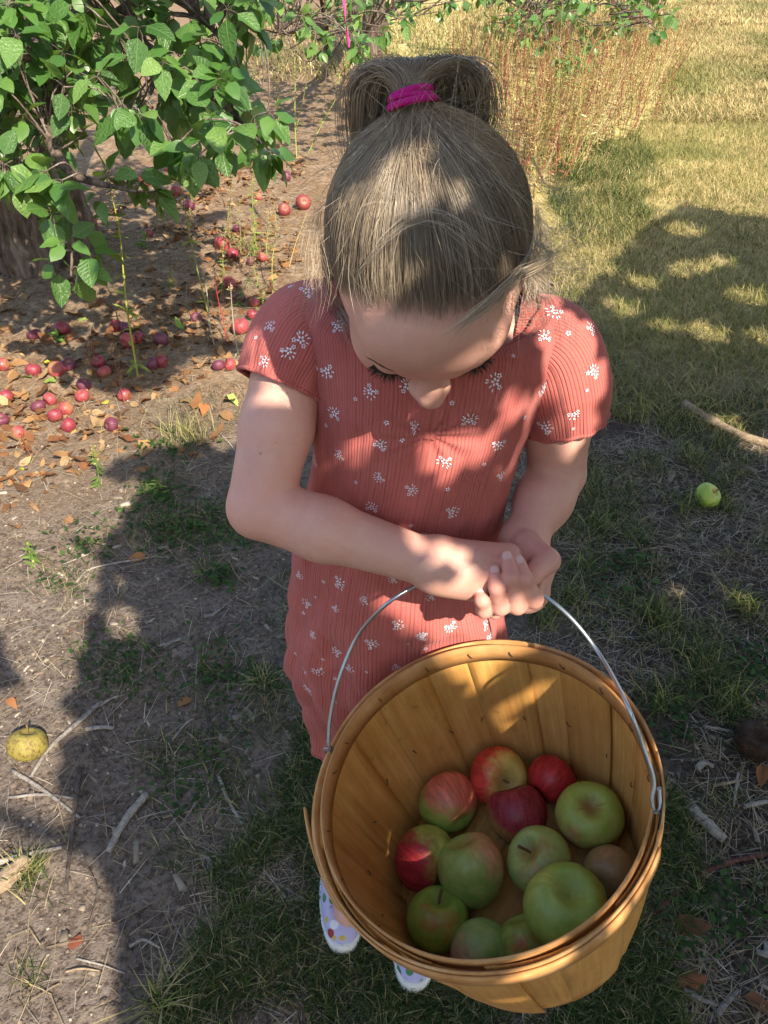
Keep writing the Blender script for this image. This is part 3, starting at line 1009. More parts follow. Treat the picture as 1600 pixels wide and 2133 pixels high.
# ---- white flower print on the cloth
cv = np.vstack([DV, s1V, s2V])
cq = np.vstack([DQ, s1Q + len(DV), s2Q + len(DV) + len(s1V)])
bvh_cloth = BVHTree.FromPolygons([tuple(p) for p in cv], [tuple(int(x) for x in q) for q in cq])
c3 = lambda L_: [(440 + x * .5375, 540 + y * .5375) for x, y in L_]
c5 = lambda L_: [(560 + x * .2125, 1160 + y * .2125) for x, y in L_]
big = c3([(228, 262), (347, 312), (300, 355), (205, 395), (450, 432), (618, 512), (760, 490), (1100, 475), (480, 597), (655, 720), (498, 758), (405, 782), (785, 650), (1000, 622), (1115, 715), (905, 782), (652, 845), (775, 893), (490, 943), (623, 960), (930, 978), (1120, 840), (820, 1075), (1285, 505), (1478, 437), (1293, 650), (1405, 600), (1290, 300), (1470, 270), (1330, 205), (370, 125), (368, 835), (488, 262)]) + \
    c5([(300, 175), (430, 765), (675, 930), (690, 250), (1220, 220), (940, 425), (655, 500), (385, 455), (185, 450), (1255, 665), (1000, 850), (1500, 775), (790, 1090), (1255, 1075), (390, 1295), (480, 1115), (355, 1115), (1590, 390)]) + [(1010, 1302), (938, 1305), (880, 1325), (1020, 1325)]
small = c3([(560, 540), (933, 556), (680, 632), (740, 700), (448, 643), (1212, 612), (1058, 793), (562, 863), (917, 890), (775, 1030), (1383, 288), (1455, 507), (1402, 655), (175, 305), (412, 422), (308, 108), (312, 492), (447, 943), (1170, 375)]) + \
    c5([(345, 548), (530, 1000), (960, 1125), (1365, 848), (1535, 895), (540, 240), (460, 390), (268, 945), (660, 1420), (575, 1810), (650, 1190)])
mb = MB()
def drop(P, lift):
    hit = bvh_cloth.find_nearest(Vector(tuple(P)))
    n_ = np.array(hit[1]); q = np.array(hit[0])
    if n_ @ (CAMP - q) < 0: n_ = -n_
    return q + n_ * lift
def petal(c, ex, ey, a, dist, l, w, lift=.0009):
    cx, sx_ = math.cos(a), math.sin(a)
    ring = []
    k = 7
    for q in range(k):
        b = 2 * math.pi * q / k
        p = np.array([dist + l * math.cos(b), w * math.sin(b)])
        ring.append(drop(c + ex * (p[0] * cx - p[1] * sx_) + ey * (p[0] * sx_ + p[1] * cx), lift))
    ctr = np.mean(ring, 0)
    mb.add(np.vstack([ring, ctr]), [[q, (q + 1) % k, k] for q in range(k)])
def blossom(c, ex, ey, r, n=5):
    a0 = rng.uniform(0, 6.3)
    for q in range(n):
        petal(c, ex, ey, a0 + q * 2 * math.pi / n, r * .62, r * .36, r * .27)
for lst, isbig in ((big, True), (small, False)):
    for (u, v) in lst:
        dr = ray(u, v)
        hit = bvh_cloth.ray_cast(Vector(tuple(CAMP)), Vector(tuple(unit(dr))))
        if hit[0] is None: continue
        c = np.array(hit[0]); n_ = np.array(hit[1])
        if n_ @ dr > 0: n_ = -n_
        ex = unit(np.array([1.0, 0, 0]) - n_ * n_[0]); ey = np.cross(n_, ex)
        if isbig:
            sc = rng.uniform(.62, 1.0)
            blossom(c, ex, ey, .0046 * sc)
            a1 = rng.uniform(0, 6.3)
            for b in (a1, a1 + rng.uniform(1.6, 2.6)):
                c2 = c + (ex * math.cos(b) + ey * math.sin(b)) * .0072 * sc
                blossom(c2, ex, ey, .0030 * sc)
            for q in range(6):
                b = a1 + 2.6 + q * .55 + rng.normal(0, .1)
                petal(c, ex, ey, b, .0074 * sc * rng.uniform(.85, 1.25), .0021 * sc, .00075 * sc)
        else:
            blossom(c, ex, ey, .0024 * rng.uniform(.8, 1.3))
V, F, A = mb.get()
PRINT = plain('white_print', (.80, .76, .82), .8, .15)
tag(link('floral_print', mesh_from('floral_print', V - np.array(girl.location), F, PRINT, smooth=False), dress), kind='stuff')

# ---- shoes: white rubber rim, lilac printed upper
def mat_upper():
    m = N('lilac_canvas')
    c = m.coord('Object')
    vo = m.n('TexVoronoi', {'Vector': c, 'Scale': 62.0})
    pick = m.n('SeparateColor', {0: vo.outputs[1]})
    patch = m.ramp(pick.outputs[0], [(.0, (.45, .42, .62)), (.5, (.45, .42, .62)), (.52, (.30, .05, .05)), (.66, (.08, .22, .10)), (.80, (.55, .40, .08)), (.92, (.7, .68, .75))], 'CONSTANT')
    f = m.maprange(vo.outputs[0], .50, .42)
    m.principled(m.mix(f, (.45, .42, .62), patch), .8, .2, m.bump(m.noise(c, 900, 2), .3, .001))
    return m.m
UPPER, RUBBER = mat_upper(), plain('white_rubber', (.72, .70, .66), .55, .4)
def shoe(toe, yaw):
    n = 40
    a = np.linspace(0, 2 * np.pi, n, endpoint=False)
    Lh, Wh = .098, .0375
    y0 = -np.cos(a)
    out = np.stack([Wh * np.sin(a) * (1 + .16 * np.cos(a)) * np.abs(np.sin(a)) ** -.12 if False else Wh * np.sign(np.sin(a)) * np.abs(np.sin(a)) ** .78 * (1.0 + .12 * np.cos(a)), Lh - Lh * np.cos(a)], -1)
    R2 = np.array([[math.cos(yaw), -math.sin(yaw)], [math.sin(yaw), math.cos(yaw)]])
    base = ground.location
    gzv = float(gz(np.array(toe))) + .004
    def ringat(scale, z, sy=1.0):
        o = out.copy(); o[:, 1] = Lh + (o[:, 1] - Lh) * scale * sy; o[:, 0] *= scale
        xy = o @ R2.T + np.array(toe[:2])
        return np.concatenate([xy, np.full((n, 1), 0) + np.reshape(z, (-1, 1)) + gzv], 1)
    def loft(rings, cap=True):
        V = np.vstack(rings); m = len(rings)
        Q = [[i * n + j, i * n + (j + 1) % n, (i + 1) * n + (j + 1) % n, (i + 1) * n + j] for i in range(m - 1) for j in range(n)]
        if cap:
            V = np.vstack([V, rings[-1].mean(0)])
            T = [[(m - 1) * n + j, (m - 1) * n + (j + 1) % n, m * n] for j in range(n)]
            return V, [np.array(T), np.array(Q)]
        return V, [np.array(Q)]
    one = np.ones(n)
    toebox = np.clip(np.cos(a), 0, 1)
    V, F = loft([ringat(.96, 0 * one), ringat(1.0, .004 * one), ringat(1.01, .016 * one + .006 * toebox), ringat(.985, .020 * one + .008 * toebox), ringat(.93, .0205 * one + .008 * toebox)])
    s = child('shoe', V, F, RUBBER, girl)
    V, F = loft([ringat(.955, .018 * one), ringat(.94, .026 * one), ringat(.86, .036 * one + .010 * (1 - toebox)), ringat(.70, .043 * one + .022 * (1 - toebox)), ringat(.50, .046 * one + .030 * (1 - toebox)), ringat(.25, .050 * one + .034 * (1 - toebox))])
    link('shoe_upper', mesh_from('shoe_upper', V - np.array(girl.location), F, UPPER), s)
shoe((-.066, .556), math.radians(6))
shoe((.047, .500), math.radians(-4))

# ================================================================== BASKET
def mat_wood(name, a, b, c_, grain=(1, 1)):
    m = N(name)
    uv = m.n('UVMap').outputs[0]
    oi = m.n('ObjectInfo').outputs['Random']
    v = m.n('VectorMath', {0: uv, 1: m.n('CombineXYZ', {0: m.math('MULTIPLY', oi, 3.7), 1: m.math('MULTIPLY', oi, 9.1), 2: 0.0})}, operation='ADD').outputs[0]
    g1 = m.noise(m.scaled(v, (160 * grain[0], 5 * grain[1], 1)), 1.0, 5, .65, .4)
    g2 = m.noise(m.scaled(v, (24 * grain[0], 9 * grain[1], 1)), 1.0, 4, .6)
    colr = m.ramp(m.math('ADD', m.math('MULTIPLY', g1, .45), m.math('MULTIPLY', g2, .55)), [(.32, a), (.5, b), (.68, c_)])
    colr = m.mix(m.maprange(oi, 0, 1, 0, .35), colr, a)
    stain = m.maprange(m.noise(m.scaled(v, (46, 30, 1)), 1.0, 3, .7), .62, .74)
    colr = m.mix(m.math('MULTIPLY', stain, .45), colr, (.13, .07, .03))
    m.principled(colr, .58, .3, m.bump(m.math('ADD', g1, m.math('MULTIPLY', g2, .4)), .25, .0015))
    return m.m
WOOD = mat_wood('basket_wood', (.42, .19, .048), (.62, .315, .085), (.78, .46, .16))
WOODR = mat_wood('hoop_wood', (.36, .16, .05), (.54, .27, .095), (.72, .44, .20), (.35, 3))
WIRE = plain('galvanised_wire', (.42, .45, .50), .36, .5, Metallic=.85)
STAPLE = plain('staple_metal', (.10, .08, .07), .45, .5, Metallic=.6)

basket = empty('apple_basket', tuple(BK2))
tag(basket, 'round honey coloured wooden stave basket with wire bail held by the child', 'basket')

def slab(P_in, P_out, uv=None):
    """two matching grids (n,m,3) -> closed plate"""
    n, m, _ = P_in.shape
    V = np.vstack([P_in.reshape(-1, 3), P_out.reshape(-1, 3)])
    N0 = n * m
    Q = []
    for i in range(n - 1):
        for j in range(m - 1):
            a = i * m + j
            Q.append([a, a + 1, a + m + 1, a + m]); Q.append([N0 + a, N0 + a + m, N0 + a + m + 1, N0 + a + 1])
    for i in range(n - 1):
        for j in (0, m - 1):
            a = i * m + j
            q = [a, a + m, N0 + a + m, N0 + a]
            Q.append(q if j == 0 else q[::-1])
    for j in range(m - 1):
        for i in (0, n - 1):
            a = i * m + j
            q = [a, N0 + a, N0 + a + 1, a + 1]
            Q.append(q if i == 0 else q[::-1])
    return V, np.array(Q)

NST = 18
for k in range(NST):
    a0 = 2 * math.pi * (k + rng.normal(0, .06)) / NST
    wd = 2 * math.pi / NST * rng.uniform(1.16, 1.26)
    h = np.linspace(.010 + rng.uniform(-.003, .003), BK_H, 9)
    s_ = np.linspace(-.5, .5, 6)
    HH, SS = np.meshgrid(h, s_, indexing='ij')
    lean = .0012 * (1 if k % 2 else -1)
    r = bk_r(HH) + lean + SS * .0022
    inn = bk(a0 + SS * wd, HH, r - .0009)
    out = bk(a0 + SS * wd, HH, r + .0009)
    V, Q = slab(inn, out)
    uv1 = np.stack([SS * .07, HH], -1).reshape(-1, 2)
    child('stave', V, Q, WOOD, basket, smooth=False, uv=np.vstack([uv1, uv1]))
def hoop(name, h0, h1, r_at, th_, a0=0.0, a1=2 * math.pi, n=120, wav=.0008, seed=0, mat=None):
    a = np.linspace(a0, a1, n)
    g = np.linspace(h0, h1, 3)
    A_, Hh = np.meshgrid(a, g, indexing='ij')
    wv = wav * np.sin(A_ * 3 + seed) + wav * .7 * np.sin(A_ * 7 + 2.1 * seed)
    rr = r_at(Hh) + wv
    hh = Hh + wav * 1.5 * np.sin(A_ * 2 + seed * 1.7)
    V, Q = slab(bk(A_, hh, rr), bk(A_, hh, rr + th_))
    uv1 = np.stack([Hh, A_ * .17], -1).reshape(-1, 2)
    return child(name, V, Q, mat or WOODR, basket, smooth=False, uv=np.vstack([uv1, uv1]))
hoop('inner_hoop', -.002, .023, lambda h: bk_r(h) - .0058, .0024, seed=1, wav=.0004)
hoop('outer_hoop', .001, .032, lambda h: bk_r(h) + .0034, .0022, seed=2, wav=.0005)
hoop('outer_hoop', .0045, .030, lambda h: bk_r(h) + .0062, .0022, math.radians(140), math.radians(330), seed=2, wav=.0005)
# the loose tapered end of the outer hoop, springing away on the left
a = np.linspace(math.radians(178), math.radians(214), 24)
g = np.linspace(0, 1, 3)
A_, Gg = np.meshgrid(a, g, indexing='ij')
tt = (A_ - a[0]) / (a[-1] - a[0])
hh = .008 + Gg * (.004 + .022 * tt) + .004
rr = bk_r(hh) + .0090 + .011 * np.clip(1 - tt * 1.6, 0, 1) ** 1.4
V, Q = slab(bk(A_, hh, rr), bk(A_, hh, rr + .0026))
uv1 = np.stack([hh, A_ * .17], -1).reshape(-1, 2)
child('hoop_end', V, Q, WOODR, basket, smooth=False, uv=np.vstack([uv1, uv1]))
FLOOR = BK_H - .026
FR_ = float(bk_r(np.array(FLOOR))) + .0005
# bottom boards
for k in range(5):
    x0, x1 = FR_ * (-1 + k * .4), FR_ * (-1 + (k + 1) * .4) - .0008
    xs = np.linspace(x0, x1, 5)
    lim = np.sqrt(np.maximum(1e-5, (FR_ + .0001) ** 2 - xs ** 2))
    ys = np.linspace(-1, 1, 7)
    Pg = lambda hh: np.array([[BK1 + bk_ax * hh + bk_e1 * (x * .8 + y * l * .6) + bk_e2 * (-x * .6 + y * l * .8) for y in ys] for x, l in zip(xs, lim)])
    V, Q = slab(Pg(FLOOR - .0006 * (k % 2)), Pg(FLOOR + .003 - .0006 * (k % 2)))
    uv1 = np.array([[x, y * l] for x, l in zip(xs, lim) for y in ys])
    child('bottom_board', V, Q, WOOD, basket, smooth=False, uv=np.vstack([uv1, uv1]))
# staples
sp = smooth_path(np.array([(-.004, 0, 0), (-.0035, 0, .0012), (0, 0, .0016), (.0035, 0, .0012), (.004, 0, 0)], float), 9)
V, T, Q = tube(sp, .00065, 5)
st_me = mesh_from('staple', V, [T, Q], STAPLE)
def staple(ang, h, r, tilt):
    p = bk(np.array(ang), np.array(h), np.array(r))
    nrm = unit(BK1 + bk_ax * h - p)
    tan = unit(np.cross(nrm, bk_ax))
    x = unit(tan * math.cos(tilt) + bk_ax * math.sin(tilt)); y = np.cross(nrm, x)
    o = link('staple', st_me, basket)
    M = Matrix([[x[d_], y[d_], nrm[d_], p[d_] - BK2[d_]] for d_ in range(3)] + [[0, 0, 0, 1]])
    o.matrix_local = M
for k in range(NST):
    a0 = 2 * math.pi * (k + .5) / NST + rng.normal(0, .04)
    staple(a0, .011, bk_r(.011) - .0062, rng.uniform(.6, 1.4))
    staple(a0 + rng.normal(0, .05), BK_H * .50 + rng.normal(0, .006), bk_r(BK_H * .5) - .0032, rng.uniform(1.0, 2.0))
# wire bail
def rim_hit(u, v, lift=0.0):
    d = ray(u, v)
    t_ = ((BK1 - bk_ax * lift - CAMP) @ bk_ax) / (d @ bk_ax)
    return CAMP + d * t_
Lend, Rend = rim_hit(683, 1556, .004), rim_hit(1367, 1695, -.004)
tL, tR = (Lend - CAMP) @ FW, (Rend - CAMP) @ FW
pts = [(684, 1550, tL), (688, 1495, tL - .004), (706, 1415, tL - .012), (745, 1325, tL - .02), (806, 1258, .80), (878, 1216, .803), (960, 1198, .803), (1045, 1200, .802), (1122, 1234, .797), (1190, 1288, .785), (1255, 1372, .77), (1305, 1465, tR - .004), (1340, 1555, tR - .004), (1362, 1625, tR - .002), (1358, 1668, tR), (1364, 1690, tR + .002), (1374, 1682, tR + .004), (1373, 1640, tR + .004)]
Pb = smooth_path(np.array([at(*p) for p in pts]), 120)
Pb = np.vstack([at(679, 1566, tL + .006), at(690, 1563, tL + .002), Pb])
V, T, Q = tube(Pb, .0021, 10)
child('bail_wire', V, [T, Q], WIRE, basket)
for c, ox in ((at(681, 1562, tL), -1), (at(1366, 1697, tR + .001), 1)):
    p = [c + bk_ax * x + bk_e1 * y for x, y in ((-.004, 0), (-.001, .003), (.012, .0025), (.030, .0015), (.030, -.0015), (.012, -.0025), (-.001, -.003), (-.004, 0))]
    V, T, Q = tube(smooth_path(np.array(p), 32), .0011, 6)
    child('wire_eyelet', V, [T, Q], WIRE, basket)

# ================================================================== APPLES
def apple_mesh(name, mat, squash=.92, taper=.06, lob=.02, rotten=0.0, seed=0, nu=40, nv=26):
    r_ = np.random.default_rng(seed)
    t = np.linspace(0, math.pi, nv)
    a = np.linspace(0, 2 * np.pi, nu, endpoint=False)
    T_, A_ = np.meshgrid(t, a, indexing='ij')
    rad = np.sin(T_) ** .93 * (1 + taper * np.cos(T_))
    z = squash * np.cos(T_) + taper * .3
    dip = .34 * np.exp(-(T_ / .36) ** 2); z -= dip
    dip2 = .20 * np.exp(-((math.pi - T_) / .30) ** 2); z += dip2
    rad *= 1 + lob * np.cos(5 * A_ + seed) * np.clip((T_ - 1.2) / 1.9, 0, 1) + .012 * np.cos(2 * A_ + 1.3 * seed)
    V = np.stack([rad * np.cos(A_), rad * np.sin(A_), z], -1)
    V += (.055 + .10 * rotten) * vnoise(V + seed * 3.3, 1.5)[..., None] * np.array([1, 1, .5])
    i, j = np.meshgrid(np.arange(nv - 1), np.arange(nu), indexing='ij')
    Q = np.stack([i * nu + j, (i + 1) * nu + j, (i + 1) * nu + (j + 1) % nu, i * nu + (j + 1) % nu], -1).reshape(-1, 4)
    return mesh_from(name, V.reshape(-1, 3), Q, mat)

def mat_apple(name, g0, g1, red, amount, d=(0, 0, 1), russet=.5, spots=.3, streak=.6, rough=.38):
    m = N(name)
    c = m.coord('Object')
    nrm = m.n('VectorMath', {0: c}, operation='NORMALIZE').outputs[0]
    dt = m.n('VectorMath', {0: nrm, 1: tuple(unit(np.array(d, float)))}, operation='DOT_PRODUCT').outputs['Value']
    sx = m.n('SeparateXYZ', {0: c})
    ang = m.math('ARCTAN2', sx.outputs[1], sx.outputs[0])
    oi = m.n('ObjectInfo').outputs['Random']
    st = m.noise(m.n('CombineXYZ', {0: m.math('MULTIPLY', ang, 3.0), 1: m.math('MULTIPLY', sx.outputs[2], .6), 2: m.math('MULTIPLY', oi, 20.0)}), 2.2, 4, .7)
    bl = m.noise(c, 1.7, 4, .6)
    v = m.math('ADD', dt, m.math('ADD', m.math('MULTIPLY', m.math('SUBTRACT', st, .5), streak * 2), m.math('MULTIPLY', m.math('SUBTRACT', bl, .5), 1.2)))
    f = m.maprange(v, 1 - 2 * amount - .4, 1 - 2 * amount + .5, smooth=True)
    base = m.ramp(m.noise(c, 2.6, 4, .6), [(.3, g0), (.7, g1)])
    colr = m.mix(f, base, m.mix(m.maprange(st, .35, .65), red, tuple(min(1, x * 1.9 + .02) for x in red)))
    vo = m.n('TexVoronoi', {'Vector': c, 'Scale': 13.0})
    dots = m.math('MULTIPLY', m.maprange(vo.outputs[0], .17, .06), spots * 1.6)
    colr = m.mix(dots, colr, (.62, .55, .30))
    rim = m.math('MULTIPLY', m.maprange(m.math('ADD', m.math('SQRT', m.math('ADD', m.math('MULTIPLY', sx.outputs[0], sx.outputs[0]), m.math('MULTIPLY', sx.outputs[1], sx.outputs[1]))), m.math('MULTIPLY', m.math('SUBTRACT', st, .5), .9)), .42, .16), m.maprange(sx.outputs[2], .2, .4))
    colr = m.mix(m.math('MULTIPLY', rim, russet), colr, (.30, .19, .06))
    bru = m.maprange(m.noise(c, 4.5, 3, .6), .66, .76)
    colr = m.mix(m.math('MULTIPLY', bru, .5), colr, (.25, .16, .05))
    blotch = m.maprange(m.noise(c, 3.3, 5, .7), .40, .62)
    colr = m.mix(m.math('MULTIPLY', blotch, .30), colr, m.mix(1.0, colr, (.62, .70, .50), 'MULTIPLY'))
    m.principled(colr, m.maprange(bl, .3, .7, rough - .05, rough + .14), .42, m.bump(m.noise(c, 40, 3), .06, .02), Coat_Weight=.05)
    return m.m
G0, G1 = (.19, .33, .045), (.38, .47, .11)
STEM = plain('apple_stem', (.16, .10, .045), .7, .2)
sv, stt, sq = tube(smooth_path(np.array([(0, 0, -.30), (.02, 0, -.1), (.05, .02, .12), (.09, .03, .30)], float) + np.array([0, 0, .78]), 9), np.linspace(.035, .055, 9), 6)
STEM_ME = mesh_from('stem', sv, [stt, sq], STEM)
AXZ = Vector((0, 0, 1))
def apple(P, R, axis, me, label, group, stem=True, spin=0.0, sc=(1, 1, 1)):
    o = link('apple', me, None, P)
    o.rotation_mode = 'QUATERNION'
    from mathutils import Quaternion
    o.rotation_quaternion = Vector(tuple(unit(axis))).to_track_quat('Z', 'Y') @ Quaternion((0, 0, 1), spin)
    o.scale = (R * sc[0], R * sc[1], R * sc[2])
    tag(o, label, 'apple', group)
    if stem:
        link('stem', STEM_ME, o)
    return o
def view_axis(P, right, up, toward):
    """an axis given as seen: right / up in the picture, toward the viewer"""
    tc = unit(CAMP - P)
    r_ = unit(np.cross(tc, UP) * -1)
    if r_[0] < 0: r_ = -r_
    u_ = np.cross(tc, r_)
    if u_ @ UP < 0: u_ = -u_
    return unit(r_ * right + u_ * up + tc * toward)
def in_basket(u, v, R, lift=0.0):
    d_ = ray(u, v)
    t_ = ((BK1 + bk_ax * (FLOOR - R * .93 - .001 - lift) - CAMP) @ bk_ax) / (d_ @ bk_ax)
    P_ = CAMP + d_ * t_
    q = P_ - BK1; h = q @ bk_ax; ra = q - h * bk_ax; rl = np.linalg.norm(ra)
    lim = bk_r(np.array(h)) - R - .005
    if rl > lim: P_ = P_ + ra / rl * (lim - rl)
    return P_
GB = 'apples lying in the basket'
def ba(u, v, rpx, ax, lab, g0=G0, g1=G1, red=(.30, .02, .015), amt=.0, d=(0, 0, 1), lift=0.0, sq=.92, stem=True, sc=(1, 1, 1), rus=.5, seed=1, streak=.35, taper=.06):
    R = rpx * .9 / 1600
    for _ in range(3):
        P_ = in_basket(u, v, R, lift)
        R = rpx * float((P_ - CAMP) @ FW) / 1600
    from mathutils import Quaternion
    q_ = Vector(tuple(view_axis(P_, *ax))).to_track_quat('Z', 'Y') @ Quaternion((0, 0, 1), seed * 1.3)
    dl = q_.inverted() @ Vector(tuple(view_axis(P_, *d)))
    m = mat_apple('apple_skin', g0, g1, red, amt, tuple(dl), rus, streak=streak)
    me = apple_mesh('apple', m, sq, taper, .025, seed=seed)
    return apple(P_, R, view_axis(P_, *ax), me, lab, GB, stem, seed * 1.3, sc)
ba(1035, 1610, 61, (.35, -.2, .85), 'red and yellow striped apple at the back of the basket, stem end up', (.55, .42, .10), (.66, .50, .14), (.42, .03, .02), .66, (-.75, .1, -.35), sq=.88, seed=11, streak=.55)
ba(1149, 1622, 50, (.5, .6, -.3), 'small dark red apple farthest back against the basket wall', (.35, .10, .03), (.42, .2, .05), (.30, .008, .010), .95, (0, 0, 1), stem=False, seed=12)
ba(928, 1668, 62, (-.45, .6, -.45), 'green apple with rosy blush beside the striped apple in the basket', G0, G1, (.42, .10, .06), .42, (.25, .8, .5), stem=False, seed=13, streak=.5)
ba(1078, 1697, 63, (-.2, .75, .10), 'dark red purple apple in the middle of the basket', (.30, .22, .05), (.40, .30, .08), (.17, .008, .018), .74, (.6, .5, .4), stem=False, sq=.98, seed=14, streak=.6)
ba(1227, 1700, 68, (.08, .42, .9), 'green apple with brown star shaped russet round its stem', (.30, .42, .06), (.44, .50, .12), (.25, .05, .04), .20, (-.5, -.85, -.1), rus=1.0, stem=False, sq=.86, seed=15)
ba(871, 1785, 66, (.78, -.45, .3), 'half dark red half green apple at the left of the basket', G0, (.46, .50, .12), (.25, .012, .02), .52, (-.8, -.5, .25), seed=16, streak=.6)
ba(984, 1816, 70, (-.30, .75, .35), 'tall pale green apple standing in the middle of the basket', (.22, .36, .07), (.40, .47, .14), (.40, .18, .10), .22, (.75, .6, .2), sq=1.06, taper=.12, stem=False, seed=17)
ba(1124, 1792, 69, (-.45, .32, .75), 'pale green apple with brown streaks in its stem hollow', (.26, .40, .09), (.44, .52, .17), amt=.0, rus=.8, sq=.88, seed=18)
ba(1270, 1818, 56, (.3, .4, -.5), 'brownish green apple tucked against the right basket wall', (.26, .17, .07), (.34, .24, .10), (.32, .17, .08), .0, (0, .6, .6), stem=False, seed=19, streak=.1)
ba(1100, 1962, 60, (-.3, .7, .2), 'green apple half hidden beneath the largest green apple', G0, G1, stem=False, seed=20)
ba(1182, 1893, 88, (.12, .45, .8), 'largest green apple, lying on top at the front right of the basket', (.20, .34, .05), (.36, .46, .10), (.34, .30, .05), .0, (-.6, .3, .3), streak=.1, lift=.040, rus=.25, sq=.90, stem=False, seed=21)
ba(906, 1922, 65, (.05, .70, .55), 'grass green apple with upright stem at the front left of the basket', (.15, .30, .035), (.30, .42, .07), rus=.2, seed=22)
ba(1002, 1985, 64, (-.3, .35, -.5), 'green apple with faint pink cheek nearest the front rim', (.20, .36, .09), (.34, .45, .14), (.36, .20, .14), .28, (-.75, -.55, .2), stem=False, seed=23, streak=.12)

# windfalls
GM = [mat_apple('windfall_skin', (.22, .06, .04), (.28, .10, .045), (.155, .016, .026), .9, (0, 0, 1), .4, .12, .3, rough=.42),
      mat_apple('windfall_skin', (.16, .04, .04), (.20, .06, .05), (.085, .013, .030), .95, (0, 0, 1), .4, .12, .3, rough=.5),
      mat_apple('windfall_skin', (.30, .12, .07), (.36, .18, .07), (.21, .030, .035), .85, (0, 0, 1), .4, .12, .3, rough=.45)]
GME = [apple_mesh('apple', GM[k % 3], rng.uniform(.82, .95), .05, .02, seed=30 + k, nu=24, nv=16) for k in range(6)]
c6 = [(362, 330, 17), (190, 362, 14), (330, 580, 19), (192, 582, 16), (405, 555, 12), (290, 750, 13), (320, 845, 15), (218, 790, 13), (383, 797, 12), (397, 897, 14), (655, 897, 13), (98, 952, 14), (28, 737, 13), (0, 880, 10), (12, 550, 9), (690, 322, 11), (740, 332, 10), (760, 425, 17), (820, 395, 13), (955, 412, 16), (1430, 340, 19), (1365, 80, 15), (1427, 155, 13), (1515, 185, 11), (1503, 265, 11), (1295, 540, 11), (1365, 537, 10), (955, 535, 9), (905, 550, 9), (615, 590, 13), (585, 545, 9), (490, 660, 9), (480, 720, 14), (730, 705, 12), (1165, 270, 9)]
c1 = [(1160, 1270, 18), (1210, 1307, 12), (1305, 1345, 9), (1365, 1328, 8), (1480, 1085, 13), (1235, 1180, 9), (470, 1155, 13), (755, 938, 13), (793, 895, 9), (695, 915, 11), (915, 990, 12), (985, 1070, 12), (955, 855, 9), (1060, 832, 8), (1190, 835, 11), (1220, 833, 7), (1580, 1060, 16), (1490, 915, 11), (15, 1210, 10), (770, 1208, 7), (1255, 447, 8), (1345, 1010, 8), (880, 865, 9)]
WLAB = {0: 'round bright red windfall apple on bare tan soil, near a small green plant', 1: 'dull red windfall apple at the left of the bright red one on tan soil', 2: 'large dark red windfall apple beside a yellow leaf', 3: 'pale pink red windfall apple left of the yellow leaf', 4: 'small dark windfall apple touching the large dark red one from behind',
        6: 'orange bottomed dark windfall apple in the cluster of five at the far left', 9: 'dark red windfall apple nearest the viewer in the cluster of five', 10: 'dark red windfall apple alone on brown leaves, right of the cluster of five', 11: 'dark windfall apple nearest the lower left of the leaf litter', 12: 'brown red windfall apple at the left edge of the photo above the cluster',
        17: 'sunlit red windfall apple at the foot of the tall yellow stalk', 19: 'sunlit red windfall apple right of the tall yellow stalk', 20: 'yellow cheeked windfall apple beside the dried seed head and the sleeve', 21: 'dark red windfall apple behind the dried seed head', 35: 'large dark red windfall apple touching a smaller one, behind the thin stalk', 36: 'small red windfall apple touching a larger dark one, behind the thin stalk', 51: 'pale pink windfall apple close beside the child head'}
ORD = ['leftmost', 'second from left', 'third from left', 'fourth from left', 'fifth from left', 'sixth from left', 'seventh from left', 'eighth from left', 'ninth from left', 'tenth from left', 'eleventh from left', 'twelfth from left', 'thirteenth from left', 'fourteenth from left', 'fifteenth from left', 'sixteenth from left']
allw = [((x * .35, 560 + y * .35) if q < len(c6) else (x * .4, y * .4)) for q, (x, y, r) in enumerate(c6 + c1)]
BANDS = [(0, 300, 'of those farthest back'), (300, 360, 'behind the low hanging leaves'), (360, 470, 'beside the thin stalks near the head'), (470, 600, 'level with the foot of the trunk'), (600, 690, 'behind the tall yellow stalk foot'), (690, 770, 'level with the tall yellow stalk foot'), (770, 840, 'in the brown leaves left of the arm'), (840, 1000, 'nearest the viewer in the brown leaves')]
def windfall_label(k):
    v = allw[k][1]
    for v0, v1, nm in BANDS:
        if v0 <= v < v1:
            row = sorted(q for q in range(len(allw)) if v0 <= allw[q][1] < v1)
            row.sort(key=lambda q: allw[q][0])
            return 'red windfall apple, ' + ORD[min(15, row.index(k))] + ' ' + nm
for k, (x, y, r) in enumerate(c6 + c1):
    u, v = (x * .35, 560 + y * .35) if k < len(c6) else (x * .4, y * .4)
    r_px = r if k < len(c6) else r * 1.05
    P_ = on_ground(u, v, .03)
    t_ = (P_ - CAMP) @ FW
    R = min(.046, max(.026, r_px * t_ / 1600))
    P_[2] = float(gz(P_)) + R * rng.uniform(.5, .82)
    lab = WLAB.get(k) or windfall_label(k)
    apple(P_, R, unit(rng.normal(0, 1, 3) + [0, 0, .4]), GME[k % 6], lab, 'windfall apples under the left tree', stem=False, spin=k)
for u, v, R in ((1003, 135, .045), (1136, 216, .04)):
    P_ = on_ground(u, v, .03); P_[2] = float(gz(P_)) + R * .8
    apple(P_, R, unit(rng.normal(0, 1, 3)), GME[2], 'small pink windfall apple in the weeds just above the ponytail' if u < 1100 else 'small dark pink windfall apple in the weeds right of the ponytail', 'windfall apples in the weeds', stem=False)
P_ = ground_at(1468, 1050); R = 27 * 2.2 / 1600; P_[2] = float(gz(P_)) + R * .85
apple(P_, R, view_axis(P_, .65, .35, .5), apple_mesh('apple', mat_apple('green_windfall_skin', (.28, .42, .05), (.42, .50, .10), (.3, .1, .03), 0., russet=.3), .92, seed=51), 'clean bright green apple lying alone in the grass on the right', None)
